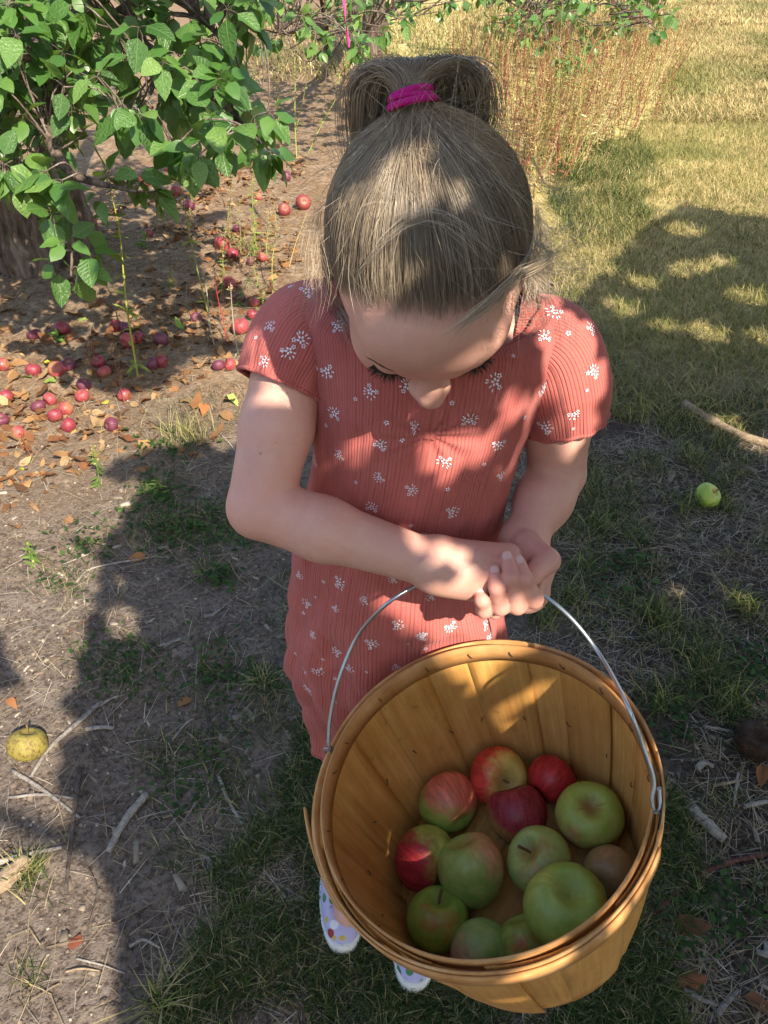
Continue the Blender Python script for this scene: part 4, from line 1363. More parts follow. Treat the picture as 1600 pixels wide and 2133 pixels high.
P_ = ground_at(66, 1570); R = 40 * 1.56 / 1600; P_[2] = float(gz(P_)) + R * .82
mY = N('scabby_apple')
c = mY.coord('Object')
sc_ = mY.maprange(mY.noise(c, 5.5, 4, .7), .51, .60)
bs = mY.ramp(mY.noise(c, 2.4, 3), [(.3, (.20, .145, .035)), (.7, (.27, .235, .050))])
mY.principled(mY.mix(mY.math('MULTIPLY', sc_, .8), bs, (.12, .06, .025)), .55, .35, mY.bump(mY.noise(c, 12, 4), .25, .05))
apple(P_, R, view_axis(P_, .05, .9, .4), apple_mesh('apple', mY.m, .86, .03, .02, seed=52), 'yellow scabby apple with brown spots on bare soil at the left', None)
P_ = ground_at(1566, 1555); P_[2] = float(gz(P_)) + .022
mRt = N('rotten_apple')
c = mRt.coord('Object')
mRt.principled(mRt.ramp(mRt.noise(c, 3, 5, .7), [(.35, (.018, .010, .007)), (.6, (.10, .045, .02)), (.75, (.22, .11, .05))]), .7, .3, mRt.bump(mRt.noise(c, 6, 5, .7), .9, .2))
apple(P_, .044, unit(np.array([.2, -.3, 1])), apple_mesh('apple', mRt.m, .62, .02, .05, 1.0, seed=53), 'collapsed rotten brown apple at the right edge beside the basket', None, stem=False)

# ================================================================== LEAVES AND TREES
def leaf_template(rows=6, fold=.18, curl=.35, wav=.04, w0=.30, seed=0):
    r_ = np.random.default_rng(seed)
    t = np.linspace(0, 1, rows)
    wprof = w0 * np.sin(math.pi * np.clip(t, 0, 1) ** .82) ** .75 * (1 - .18 * t)
    wprof[0] = .012; wprof[-1] = .004
    y = t
    z = -curl * t ** 2 * .5
    V = []
    for k in range(rows):
        e = wav * r_.normal(0, 1, 2)
        V += [(-wprof[k], y[k] - .03 * wprof[k], z[k] + fold * wprof[k] + e[0] * wprof[k] * 2), (0, y[k], z[k]), (wprof[k], y[k] - .03 * wprof[k], z[k] + fold * wprof[k] + e[1] * wprof[k] * 2)]
    Q = []
    for k in range(rows - 1):
        a = k * 3
        Q += [[a, a + 1, a + 4, a + 3], [a + 1, a + 2, a + 5, a + 4]]
    return np.array(V), np.array(Q)

def leaf_frames(pos, dirs, nrm, size):
    y = unit(dirs)
    z = unit(nrm - y * (nrm * y).sum(-1, keepdims=True))
    x = np.cross(y, z)
    return x, y, z

def leaf_cloud(pos, dirs, nrm, size, temps):
    """many leaves as one mesh; returns V, Q, leaf index"""
    x, y, z = leaf_frames(pos, dirs, nrm, size)
    VV, QQ, II, n0 = [], [], [], 0
    which = np.arange(len(pos)) % len(temps)
    for w, (tv, tq) in enumerate(temps):
        s = np.where(which == w)[0]
        if not len(s): continue
        V = pos[s][:, None] + size[s][:, None, None] * (tv[None, :, 0:1] * x[s][:, None] + tv[None, :, 1:2] * y[s][:, None] + tv[None, :, 2:3] * z[s][:, None])
        Q = (tq[None] + (np.arange(len(s)) * len(tv))[:, None, None]) + n0
        VV.append(V.reshape(-1, 3)); QQ.append(Q.reshape(-1, 4)); II.append(np.repeat(s, len(tv)))
        n0 += len(s) * len(tv)
    return np.vstack(VV), np.vstack(QQ), np.concatenate(II)

def mat_leaf(name, single, cols=((.035, .095, .020), (.072, .165, .034), (.150, .260, .060)), back=(.22, .40, .05), spec=.5):
    m = N(name)
    rnd = m.n('ObjectInfo').outputs['Random'] if single else m.attr('rnd')
    c = m.coord('Object')
    base = m.ramp(rnd, [(0, cols[0]), (.5, cols[1]), (1, cols[2])])
    if single:
        sx = m.n('SeparateXYZ', {0: c})
        ax = m.math('ABSOLUTE', sx.outputs[0])
        rib = m.maprange(ax, .022, .006)
        sw = m.math('SINE', m.math('MULTIPLY', m.math('SUBTRACT', sx.outputs[1], m.math('MULTIPLY', ax, .75)), 46.0))
        vein = m.maprange(sw, .86, 1.0)
        base = m.mix(m.math('MULTIPLY', m.math('MAXIMUM', rib, m.math('MULTIPLY', vein, .4)), .5), base, (.17, .28, .08))
        h = m.math('ADD', m.math('MULTIPLY', m.math('MAXIMUM', rib, vein), -.6), m.noise(c, 9, 3))
        nb = m.bump(h, .35, .05)
        base = m.mix(m.maprange(m.noise(c, 5, 4, .7), .60, .72, 0, .35), base, (.16, .15, .03))
    else:
        base = m.mix(m.maprange(m.noise(c, 30, 2), .3, .7, 0, .4), base, cols[0])
        nb = None
    m.leafy(base, back, .26, .38, nb, spec)
    return m.m
LEAF1, LEAFN = mat_leaf('apple_leaf', True), mat_leaf('apple_foliage', False)
TEMPS = [leaf_template(6, f, c_, .05, w, q) for q, (f, c_, w) in enumerate(((.20, .30, .37), (.05, .55, .38), (.32, .15, .34), (-.05, .40, .40), (.15, .75, .36)))]
TEMPS_LOW = [leaf_template(4, f, c_, .03, w, q) for q, (f, c_, w) in enumerate(((.20, .30, .31), (.05, .55, .33), (.30, .1, .29)))]

def mat_bark(name='bark', dark=(.030, .022, .017), mid=(.115, .085, .065), light=(.26, .21, .17)):
    m = N(name)
    c = m.coord('Object')
    rid = m.noise(m.scaled(c, (22, 22, 5)), 1.0, 6, .65, .7)
    pl = m.noise(m.scaled(c, (34, 34, 11)), 1.0, 4, .7)
    v = m.math('ADD', m.math('MULTIPLY', rid, .65), m.math('MULTIPLY', pl, .35))
    m.principled(m.ramp(v, [(.36, dark), (.5, mid), (.66, light)]), .9, .15, m.bump(v, 1.0, .03))
    return m.m
BARK = mat_bark()
TWIG = mat_bark('twig_bark', (.05, .035, .028), (.16, .12, .10), (.34, .29, .26))

def limb(pts, r0, r1, k=12, n=24, rough=.06):
    P = smooth_path(np.array(pts), n)
    r = np.linspace(r0, r1, n)
    a = np.arange(k) / k * 2 * math.pi
    q = np.stack([np.cos(a)[None] * 1.6 + P[:, None, 0] * 3, np.sin(a)[None] * 1.6 + P[:, None, 1] * 3, P[:, None, 2] * 4 + 0 * a[None]], -1)
    wob = 1 + rough * 2 * vnoise(q, 1.6) + rough * vnoise(q + 5, 4.2)
    return tube(P, r, k, True, wob)

def spur_leaves(sp, sdir, n_leaf, L0, droop=.35, up=(0, 0, 1), rngx=rng):
    """a rosette of stalked leaves at each spur point"""
    pos, dr, nr, sz, st = [], [], [], [], []
    for p, d0 in zip(sp, sdir):
        k = int(rngx.integers(n_leaf[0], n_leaf[1] + 1))
        a0 = rngx.uniform(0, 6.28)
        e1 = unit(np.cross(d0, [.3, .2, 1.0])); e2 = np.cross(d0, e1)
        for q in range(k):
            a = a0 + q * 2.4 + rngx.normal(0, .3)
            d = unit(d0 * rngx.uniform(.1, .9) + (e1 * math.cos(a) + e2 * math.sin(a)) * rngx.uniform(.7, 1.1) + np.array([0, 0, -droop]) * rngx.uniform(.2, 1.8))
            L = L0 * rngx.uniform(.62, 1.18)
            pet = L * rngx.uniform(.22, .42)
            b = p + d * pet
            n_ = unit(np.array(up) * 1.0 + TO_SUN * .5 + rngx.normal(0, .42, 3))
            pos.append(b); dr.append(unit(d + np.array([0, 0, -.25]))); nr.append(n_); sz.append(L); st.append((p, b))
    return np.array(pos), np.array(dr), np.array(nr), np.array(sz), st

def sample_poly(poly, n, depth, rngx=rng, holes=()):
    lo = np.min(poly, 0); hi = np.max(poly, 0)
    out = []
    while len(out) < n:
        u, v = rngx.uniform(lo[0], hi[0]), rngx.uniform(lo[1], hi[1])
        if not in_poly([(u, v)], poly)[0] or any(in_poly([(u, v)], h_)[0] for h_ in holes): continue
        out.append(at(u, v, rngx.uniform(*depth)))
    return np.array(out)

def tree(label, trunks, limbs, spurs, n_leaf, L0, singles, seed, thick=1.0, droop=.35, group='apple trees of the orchard', low=False):
    """trunks / limbs: lists of (points, r0, r1); spurs: (n,3). Leaves that show largest are single parts."""
    rx = np.random.default_rng(seed)
    root = empty('apple_tree', trunks[0][0][0])
    tag(root, label, 'tree', group)
    for pts, r0, r1 in trunks:
        V, T, Q = limb(pts, r0, r1, 18, 36, .09)
        child('trunk', V, [T, Q], BARK, root)
    skel = []
    for pts, r0, r1 in limbs:
        V, T, Q = limb(pts, r0, r1, 9, 30, .05)
        child('branch', V, [T, Q], TWIG if r0 < .02 else BARK, root)
        skel.append(smooth_path(np.array(pts), 60)[8:])
    for pts, r0, r1 in trunks: skel.append(smooth_path(np.array(pts), 40)[24:])
    skel = np.vstack(skel)
    mb = MB()
    sdir = []
    for p in spurs:
        k = np.argmin(((skel - p) ** 2).sum(1)) if len(skel) else 0
        b = skel[k]
        L_ = np.linalg.norm(p - b)
        if L_ > .55:                                     # a spur far from its limb grows on a short shoot of its own
            b = p + (b - p) / L_ * .45
        mid_ = (p + b) / 2 + rx.normal(0, .12, 3) * np.linalg.norm(p - b) + np.array([0, 0, .10 * np.linalg.norm(p - b)])
        pth = smooth_path(np.array([b, mid_, p]), 7)
        V, T, Q = tube(pth, np.linspace(.0038, .0019, 7) * thick, 4, False)
        mb.add(V, T, Q)
        sdir.append(unit(pth[-1] - pth[-2]))
    sdir = np.array(sdir)
    pos, dr, nr, sz, st = spur_leaves(spurs, sdir, n_leaf, L0, droop, rngx=rx)
    for a_, b_ in st:
        V, T, Q = tube(np.array([a_, (a_ + b_) / 2 + [0, 0, .002], b_]), .0009 * thick, 3, False)
        mb.add(V, T, Q)
    V, F, _ = mb.get()
    tag(child('shoot', V, F, TWIG, root), kind='stuff')
    # rank by size in the picture
    d = pos - CAMP; t_ = d @ FW
    px = to_px(pos)
    inview = (t_ > .2) & (px[:, 0] > -30) & (px[:, 0] < 1630) & (px[:, 1] > -30) & (px[:, 1] < 2160)
    score = np.where(inview, sz / np.maximum(t_, .2), 0)
    order = np.argsort(-score)
    one = order[:singles] if singles else order[:0]
    one = np.array([k for k in one if inview[k]], int)
    rest = np.setdiff1d(np.arange(len(pos)), one)
    if len(one):
        x, y, z = leaf_frames(pos, dr, nr, sz)
        for k in one:
            o = link('leaf', LEAF_ME[k % len(LEAF_ME)], root)
            s_ = sz[k]; p = pos[k] - np.array(root.location)
            o.matrix_local = Matrix([[x[k][d_] * s_, y[k][d_] * s_, z[k][d_] * s_, p[d_]] for d_ in range(3)] + [[0, 0, 0, 1]])
    if len(rest):
        V, Q, I = leaf_cloud(pos[rest], dr[rest], nr[rest], sz[rest], TEMPS_LOW if low else TEMPS)
        rv = np.clip(rx.normal(.5, .25, len(rest)), 0, 1)
        tag(child('foliage', V, Q, LEAFN, root, attrs={'rnd': rv[I]}), kind='stuff')
    return root
LEAF_ME = [mesh_from('leaf', v_, q_, LEAF1) for v_, q_ in TEMPS]

# ---- the old apple tree on the left
tA, tB = ground_at(66, 556), ground_at(172, 545)
tA[2] -= .04; tB[2] -= .04
crown_poly = [(-260, -330), (560, -330), (540, 20), (495, 120), (510, 200), (575, 250), (565, 345), (515, 320), (455, 300), (400, 350), (345, 330), (330, 245), (300, 240), (245, 260), (205, 225), (165, 240), (180, 300), (150, 385), (60, 400), (-260, 380)]
rA = np.random.default_rng(21)
sp1 = sample_poly(crown_poly, 230, (1.95, 2.35), rA)
sp2 = sample_poly(crown_poly, 330, (2.35, 3.4), rA)
low_b = [(270, 395), (300, 402), (225, 395), (320, 425), (110, 470), (130, 465), (180, 490), (140, 530), (185, 548), (120, 572), (165, 585), (210, 430), (130, 400), (255, 240), (265, 265), (375, 320), (400, 330), (555, 340), (490, 290), (560, 258), (470, 190), (480, 250)]
sp3 = np.array([at(u, v - 25, rA.uniform(1.95, 2.1)) for u, v in low_b])
limbsA = [([tA + [.0, 0, .9], at(120, 60, 3.2), at(230, 40, 2.7), at(330, 130, 2.3), at(430, 190, 2.15), at(520, 270, 2.05)], .05, .004),
          ([tA + [.0, 0, .8], at(60, 100, 3.0), at(120, 180, 2.5), at(100, 270, 2.2), at(150, 360, 2.05), at(285, 400, 2.0)], .045, .004),
          ([at(100, 270, 2.2), at(120, 380, 2.1), at(150, 470, 2.05), at(148, 575, 2.02)], .010, .003),
          ([at(230, 40, 2.7), at(330, -20, 2.5), at(420, 40, 2.25), at(480, 100, 2.15)], .02, .004),
          ([tA + [0, 0, 1.2], at(-60, -60, 3.2), at(-100, 60, 2.6), at(-40, 250, 2.2), at(20, 380, 2.1)], .04, .005),
          ([at(330, 130, 2.3), at(310, 200, 2.15), at(255, 250, 2.05)], .008, .003),
          ([tB + [0, 0, .9], at(260, -50, 3.6), at(420, -120, 3.2), at(540, -60, 2.8)], .045, .006)]
sp4 = np.stack([rA.uniform(-3.4, .2, 420), rA.uniform(2.7, 6.2, 420), rA.uniform(2.0, 3.3, 420)], -1)
tree('old apple tree with rough split trunk and leafy hanging branches at the left', [([tA, tA + [-.01, .0, .28], tA + [-.06, .03, .6], tA + [.02, .05, 1.0], at(60, 20, 3.6), at(100, -250, 3.5)], .155, .07),
     ([tB, tB + [.015, 0, .3], tB + [-.02, .02, .7], at(165, 90, 4.2), at(200, -200, 4.0)], .085, .05)],
     limbsA, np.vstack([sp1, sp3, sp2, sp4]), (4, 7), .077, 300, 5)

# ---- apple trees of the next row, low branches across the top
rB = np.random.default_rng(31)
tC = ground_at(775, 112); tC[2] -= .03
sp = sample_poly([(470, -330), (1010, -330), (1000, 40), (880, 20), (800, 70), (780, 120), (700, 150), (640, 110), (600, 60), (560, 105), (500, 75)], 300, (4.4, 7.5), rB)
tree('apple tree of the next row with low green branches above the ponytail', [([tC, tC + [.05, 0, .5], tC + [-.05, 0, 1.0], tC + [.1, 0, 1.8]], .16, .10)],
     [([tC + [0, 0, .9], at(760, 0, 8), at(700, 40, 6.5), at(640, 60, 5.5), at(580, 70, 5.0)], .06, .008), ([tC + [0, 0, 1.0], at(830, -20, 8), at(820, 20, 7), at(760, 70, 6)], .05, .008), ([tC + [0, 0, .9], at(690, 110, 8), at(680, 60, 7), at(660, -50, 6)], .05, .01)],
     sp, (4, 7), .082, 200, 6, 1.6)
tD = ground_at(1165, 88); tD[2] -= .03
sp = sample_poly([(990, -330), (1420, -330), (1405, 40), (1380, 75), (1280, 60), (1200, 95), (1130, 110), (1080, 70), (1010, 60)], 330, (5.6, 9.5), rB)
sp = np.vstack([sp, [at(u, v, 5.8) for u, v in ((1165, 125), (1190, 118), (1205, 132), (1180, 140), (1240, 95))]])
tree('farther apple tree hanging over the reddish dry weeds at the top right', [([tD, tD + [.05, 0, .5], tD + [-.1, 0, 1.2], tD + [.1, 0, 2.0]], .17, .10)],
     [([tD + [0, 0, 1.0], at(1150, -20, 11), at(1120, 30, 8.5), at(1080, 50, 7)], .06, .008), ([tD + [0, 0, 1.0], at(1250, -20, 11), at(1300, 20, 9), at(1360, 50, 7.5)], .06, .008)],
     sp, (4, 7), .085, 120, 8, 1.8)

# ---- pink marking ribbon
RIB = N('pink_tape')
RIB.leafy((.75, .06, .28), (.8, .08, .3), .3, .35, None, .5)
rp = smooth_path(np.array([at(712, -60, 3.0), at(716, -10, 3.0), at(720, 40, 3.0), at(724, 75, 3.01), at(727, 98, 3.0)]), 16)
V = []
for k, p in enumerate(rp):
    a = .5 + k * .14
    w = .0125 * (1 if k < 13 else (16 - k) / 3.5)
    e = np.array([math.cos(a), math.sin(a), 0]) * w
    V += [p - e, p + e, p + e + [0, .0006, 0], p - e + [0, .0006, 0]]
Q = []
for k in range(15):
    for j in range(4):
        Q.append([k * 4 + j, k * 4 + (j + 1) % 4, (k + 1) * 4 + (j + 1) % 4, (k + 1) * 4 + j])
o = link('marking_ribbon', mesh_from('marking_ribbon', np.array(V) - rp[0], np.array(Q), RIB.m), None, rp[0])
tag(o, 'bright pink plastic ribbon hanging down from a branch at the top', 'ribbon')

# ================================================================== WEEDS
def mat_tint(name, rough=.8, trans=.15):
    m = N(name)
    cc = m.attr('tint', 'Color')
    nz = m.noise(m.coord('Object'), 60, 2)
    cc = m.mix(m.maprange(nz, .3, .7, 0, .35), cc, m.mix(1.0, cc, (.45, .42, .38), 'MULTIPLY'))
    m.leafy(cc, cc, trans, rough, None, .15)
    return m.m
TINT = mat_tint('weed_tint')
GRASSM = mat_tint('grass_tint', .6, .25)
LITTER = mat_tint('litter_tint', .85, .10)

def weed_mesh(mb, base, top, stalk, leafc, headc, n_leaf=24, leaf_l=.035, head=.25, head_n=60, r=.0028, branches=0, rx=rng, bend=.04, leaf_w=.12):
    base = np.array(base); top = np.array(top)
    H_ = np.linalg.norm(top - base)
    mids = [base + (top - base) * f + rx.normal(0, bend, 3) * H_ * .5 * np.array([1, 1, .2]) for f in (.35, .7)]
    P = smooth_path(np.array([base] + mids + [top]), 14)
    V, T, Q = tube(P, np.linspace(r, r * .4, 14), 5, False)
    mb.add(V, T, Q, tint=np.array(stalk))
    axes = [P]
    for b in range(branches):
        k = rx.integers(3, 11)
        d = unit(np.array([rx.normal(), rx.normal(), 1.1]))
        L_ = H_ * rx.uniform(.2, .45)
        PB = np.array([P[k] + d * L_ * s_ + np.array([0, 0, .2]) * L_ * s_ * s_ for s_ in np.linspace(0, 1, 7)])
        V, T, Q = tube(PB, np.linspace(r * .6, r * .25, 7), 4, False)
        mb.add(V, T, Q, tint=np.array(stalk))
        axes.append(PB)
    pos, dr, nr, sz = [], [], [], []
    for q in range(n_leaf):
        A_ = axes[rx.integers(0, len(axes))]
        f = rx.uniform(.08, .9); p = A_[int(f * (len(A_) - 1))]
        a = rx.uniform(0, 6.28)
        pos.append(p); dr.append(unit([math.cos(a), math.sin(a), rx.uniform(-.3, .7)])); nr.append(unit(rx.normal(0, .3, 3) + [0, 0, 1])); sz.append(leaf_l * rx.uniform(.5, 1.2) * (1.2 - .6 * f))
    if pos:
        tv, tq = leaf_template(4, .1, .5, .0, leaf_w, 1)
        V, Q, I = leaf_cloud(np.array(pos), np.array(dr), np.array(nr), np.array(sz), [(tv, tq)])
        cl = np.array(leafc) * rx.uniform(.7, 1.25, (len(pos), 1))
        mb.add(V, None, Q, tint=cl[I])
    if head_n:
        pos, dr, nr, sz = [], [], [], []
        for q in range(head_n):
            A_ = axes[rx.integers(0, len(axes))]
            f = 1 - head * rx.random() ** 1.0
            p = A_[int(f * (len(A_) - 1))] + rx.normal(0, 1, 3) * H_ * .03 * (1.25 - f) * 2.2
            pos.append(p); dr.append(unit(rx.normal(0, 1, 3))); nr.append(unit(rx.normal(0, 1, 3))); sz.append(rx.uniform(.005, .012))
        tv, tq = leaf_template(3, .2, .2, .0, .35, 1)
        V, Q, I = leaf_cloud(np.array(pos), np.array(dr), np.array(nr), np.array(sz), [(tv, tq)])
        cl = np.array(headc) * rx.uniform(.6, 1.4, (len(pos), 1))
        mb.add(V, None, Q, tint=cl[I])

def weed(u, v, ut, vt, label, stalk, leafc, headc, group=None, lean=.0, cat='weed', **kw):
    base = ground_at(u, v); t_ = (base - CAMP) @ FW
    top = at(ut, vt, t_ * (1 - lean))
    mb = MB()
    weed_mesh(mb, base - [0, 0, .01], top, stalk, leafc, headc, **kw)
    V, F, A = mb.get()
    o = link('weed', mesh_from('weed', V - base, F, TINT, attrs=A), None, base)
    tag(o, label, cat, group)
    return o
YG, GR, TAN, RED, GREY = (.34, .34, .06), (.12, .20, .04), (.32, .22, .11), (.36, .10, .06), (.34, .30, .22)
weed(288, 790, 212, 335, 'tall yellow green weed stalk with a tan seed head in front of the trunk', YG, (.30, .34, .06), TAN, n_leaf=46, leaf_l=.06, head=.22, head_n=170, r=.0045, bend=.02)
weed(435, 655, 345, 270, 'thin leaning yellow green stalk between the branches and the sleeve', (.28, .28, .07), (.24, .28, .06), TAN, n_leaf=26, leaf_l=.045, head=.1, head_n=10, r=.0032, bend=.02)
weed(447, 720, 425, 570, 'dried grey stalk with round seed heads behind the sleeve', GREY, GREY, (.42, .34, .22), n_leaf=5, head=.06, head_n=50, r=.0038, bend=.02)
weed(497, 740, 480, 590, 'dried grey stalk with one tan seed head beside the sleeve', GREY, GREY, (.45, .36, .22), n_leaf=3, head=.06, head_n=40, r=.0032, bend=.02)
weed(472, 720, 447, 570, 'thin crimson stem between the two dried grey stalks', (.42, .05, .06), RED, RED, n_leaf=4, head_n=0, r=.0026, bend=.02)
weed(525, 545, 528, 350, 'feathery green weed behind the dried stalks', (.24, .28, .06), (.20, .32, .05), (.25, .32, .07), n_leaf=150, leaf_l=.04, head=.4, head_n=40, leaf_w=.06)
weed(568, 610, 571, 420, 'pale upright weed stem left of the child head', (.34, .32, .10), (.26, .32, .07), TAN, n_leaf=40, leaf_l=.03, head=.3, head_n=30)
weed(600, 560, 640, 440, 'short bent straw coloured stem beside the child head', (.42, .34, .14), TAN, TAN, n_leaf=6, head=.5, head_n=40)
weed(618, 330, 612, 85, 'tall branching pale green weed left of the ponytail', (.30, .32, .09), (.22, .30, .06), TAN, n_leaf=30, leaf_l=.04, branches=4, head=.2, head_n=40, r=.005)
weed(640, 320, 725, 150, 'long weed stem leaning right toward the pink ribbon', (.28, .32, .08), (.22, .32, .06), TAN, n_leaf=40, leaf_l=.035, branches=2, head=.3, head_n=50, r=.004)
weed(728, 300, 723, 108, 'rusty pink seeded stalk below the pink ribbon', (.36, .24, .10), (.3, .24, .08), (.46, .24, .13), n_leaf=14, head=.6, head_n=160, r=.004)
weed(120, 712, 118, 690, 'small green leafy plant near the round bright red apple', GR, (.16, .28, .05), GR, n_leaf=24, leaf_l=.05, head_n=0, leaf_w=.2, cat='plant')
weed(300, 520, 305, 480, 'small pale green seedling below the hanging branch', GR, (.20, .32, .06), GR, n_leaf=22, leaf_l=.05, head_n=0, leaf_w=.22, cat='plant')
for k, (u, v, ut, vt) in enumerate(((262, 850, 223, 700), (195, 790, 180, 715), (70, 960, 40, 900), (205, 770, 190, 716))):
    weed(u, v, ut, vt, ('rusty brown dock stalk just left of the lone dark apple', 'rusty brown dock stalk farther left, beside its shorter twin', 'rusty brown dock stalk at the left edge of the litter', 'shorter rusty brown dock stalk behind the cluster of apples')[k], (.26, .10, .05), (.20, .10, .04), (.24, .10, .05), 'rusty stalks among the windfalls', n_leaf=4, leaf_l=.03, head=.7, head_n=70, r=.002)
for k, (u, v, ut, vt) in enumerate(((205, 1010, 195, 925), (325, 1040, 330, 990), (75, 1180, 55, 1130), (500, 640, 520, 560), (560, 690, 545, 600))):
    weed(u, v, ut, vt, ('small green upright weed at the front of the leaf litter', 'small leafy green weed left of the upper arm', 'small green weed at the left edge of the lit soil', 'small green weed above the sleeve', 'small green weed close beside the sleeve')[k], GR, (.14, .22, .05), (.3, .3, .1), 'small weeds on the left soil', n_leaf=26, leaf_l=.035, head=.5, head_n=20, r=.0018, leaf_w=.14)
# yellow green stalks right of the head
rW = np.random.default_rng(77)
for k in range(34):
    u = rW.uniform(960, 1390); v = np.interp(u, [960, 1100, 1200, 1390], [300, 420, 360, 235]) - rW.uniform(0, 120)
    if u < 1060 and v > 250: v = 250 - rW.uniform(0, 60)
    hgt = rW.uniform(120, 250) * (1 if v > 250 else .7)
    c_ = [(.36, .34, .10), (.30, .32, .08), (.40, .30, .12)][k % 3]
    weed(u, v, u + rW.normal(8, 26), v - hgt, 'tall straw green seeding weed in the stand right of the child head' if k % 3 == 0 else ('tall yellow green weed with pale seed head in the reddish stand' if k % 3 == 1 else 'tall tan seeding weed in the reddish stand'), c_, (.26, .32, .07), (.44, .36, .13), 'tall weeds in the reddish stand', n_leaf=int(rW.integers(8, 40)), leaf_l=.045, head=.55, head_n=int(rW.integers(50, 130)), r=.004, bend=.03, branches=int(rW.integers(0, 3)), rx=rW)
rX = np.random.default_rng(123)
for k in range(30):
    u = rX.uniform(330, 720); v = rX.uniform(190, 330) if u > 560 else rX.uniform(330, 620)
    if k < 12: u, v = rX.uniform(560, 960), rX.uniform(110, 200)
    hgt = rX.uniform(60, 170)
    c_ = [(.30, .30, .10), (.24, .27, .07), (.36, .28, .13), (.26, .14, .07)][k % 4]
    weed(u, v, u + rX.normal(4, 22), v - hgt, ('thin pale green weed stem left of the child head', 'thin green weed stem left of the child head', 'thin straw coloured weed stem left of the child head', 'thin rusty weed stem left of the child head')[k % 4] if k >= 12 else ('pale green weed rising behind the ponytail', 'green weed rising behind the ponytail', 'straw coloured weed rising behind the ponytail', 'rusty weed rising behind the ponytail')[k % 4], c_, (.20, .27, .06), (.36, .28, .12), 'thin weeds left of the head' if k >= 12 else 'weeds behind the ponytail', n_leaf=int(rX.integers(10, 60)), leaf_l=.035, head=.45, head_n=int(rX.integers(20, 80)), r=.0026, bend=.04, branches=int(rX.integers(0, 3)), rx=rX, leaf_w=.09)
# the reddish stand itself, too dense to count
mb = MB()
stand = [(975, 250), (1090, 420), (1180, 400), (1230, 340), (1340, 290), (1410, 200), (1410, 95), (1000, 95), (930, 110)]
n = 0
while n < 900:
    u, v = rW.uniform(930, 1410), rW.uniform(95, 420)
    if not in_poly([(u, v)], stand)[0]: continue
    n += 1
    b = ground_at(u, v); h = rW.uniform(.30, .85)
    cr = [(.28, .085, .06), (.34, .14, .08), (.48, .36, .16), (.22, .07, .05), (.52, .43, .22), (.30, .30, .09), (.20, .20, .06)][rW.integers(0, 7)]
    weed_mesh(mb, b, b + np.array([rW.normal(.05, .22), rW.normal(0, .22), 1]) * h, cr, cr, cr, n_leaf=9, leaf_l=.05, head=.7, head_n=26, r=.0026, rx=rW, bend=.08)
V, F, A = mb.get()
tag(link('dry_weeds', mesh_from('dry_weeds', V, F, TINT, attrs=A)), 'dense stand of rusty red dry weeds behind the child', 'weeds', kind='stuff')

# ================================================================== GRASS, STRAW, LITTER
def blades(P, h, w, col_, lean=.5, rx=rng, flat=0.0, segs=3, dirs=None):
    """P (n,3) bases -> one array of tapered curved blades"""
    n = len(P)
    a = rx.uniform(0, 2 * np.pi, n)
    d = np.stack([np.cos(a), np.sin(a), 0 * a], -1) if dirs is None else dirs
    ln = np.abs(rx.normal(lean, .3, n)) + flat
    up = np.array([0, 0, 1.0])
    s_ = np.stack([-d[:, 1], d[:, 0], 0 * a], -1)
    tw = rx.normal(0, .5, n)
    V = np.zeros((n, segs * 2 + 1, 3))
    for k in range(segs + 1):
        t = k / segs
        hz = h * (t - .35 * np.minimum(ln, 1.4) * t * t) * (1 - np.minimum(flat, .93))
        c = P + up * hz[:, None] + d * (h * ln * t ** 1.6)[:, None] + s_ * (h * tw * .3 * t * t)[:, None]
        if k < segs:
            ww = (w * (1 - .55 * t))[:, None] * .5
            V[:, 2 * k] = c - s_ * ww; V[:, 2 * k + 1] = c + s_ * ww
        else:
            V[:, 2 * k] = c
    q0 = []
    for k in range(segs - 1):
        q0.append([2 * k, 2 * k + 1, 2 * k + 3, 2 * k + 2])
    t0 = [[2 * segs - 2, 2 * segs - 1, 2 * segs]]
    off = (np.arange(n) * (2 * segs + 1))[:, None, None]
    Q = (np.array(q0)[None] + off).reshape(-1, 4); T = (np.array(t0)[None] + off).reshape(-1, 3)
    C_ = np.repeat(col_, 2 * segs + 1, axis=0)
    return V.reshape(-1, 3), T, Q, C_

def palette(n, cols, wts, rx, var=.25):
    k = rx.choice(len(cols), n, p=np.array(wts) / np.sum(wts))
    return np.array(cols)[k] * rx.uniform(1 - var, 1 + var, (n, 1))
rG = np.random.default_rng(91)
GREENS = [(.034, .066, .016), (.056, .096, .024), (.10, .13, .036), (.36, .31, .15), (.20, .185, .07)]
def scatter_px(poly, n, rx):
    """points spread evenly over the ground inside a region of the photograph"""
    lo = np.min(poly, 0); hi = np.max(poly, 0)
    cs = [on_ground(u, v) for u, v in poly]
    x0, x1 = min(c[0] for c in cs), max(c[0] for c in cs); y0, y1 = min(c[1] for c in cs), max(c[1] for c in cs)
    out = np.zeros((0, 3))
    while len(out) < n:
        P = np.stack([rx.uniform(x0, x1, n * 2), rx.uniform(y0, y1, n * 2), np.zeros(n * 2)], -1)
        P = P[in_poly(to_px(P), poly)]
        out = np.vstack([out, P])
    return out[:n]
def clumpy(P, scale, lo, rx, seed=0.0, soft=.3):
    Pr = np.stack([P[:, 0] * .8 - P[:, 1] * .6, P[:, 0] * .6 + P[:, 1] * .8, P[:, 2]], -1)
    f = (.6 * vnoise(Pr + seed, scale) + .4 * vnoise(Pr + seed * 2, scale * 2.7)) * .5 + .5
    return P[rx.random(len(P)) < np.clip((f - lo) / soft, 0, 1)]
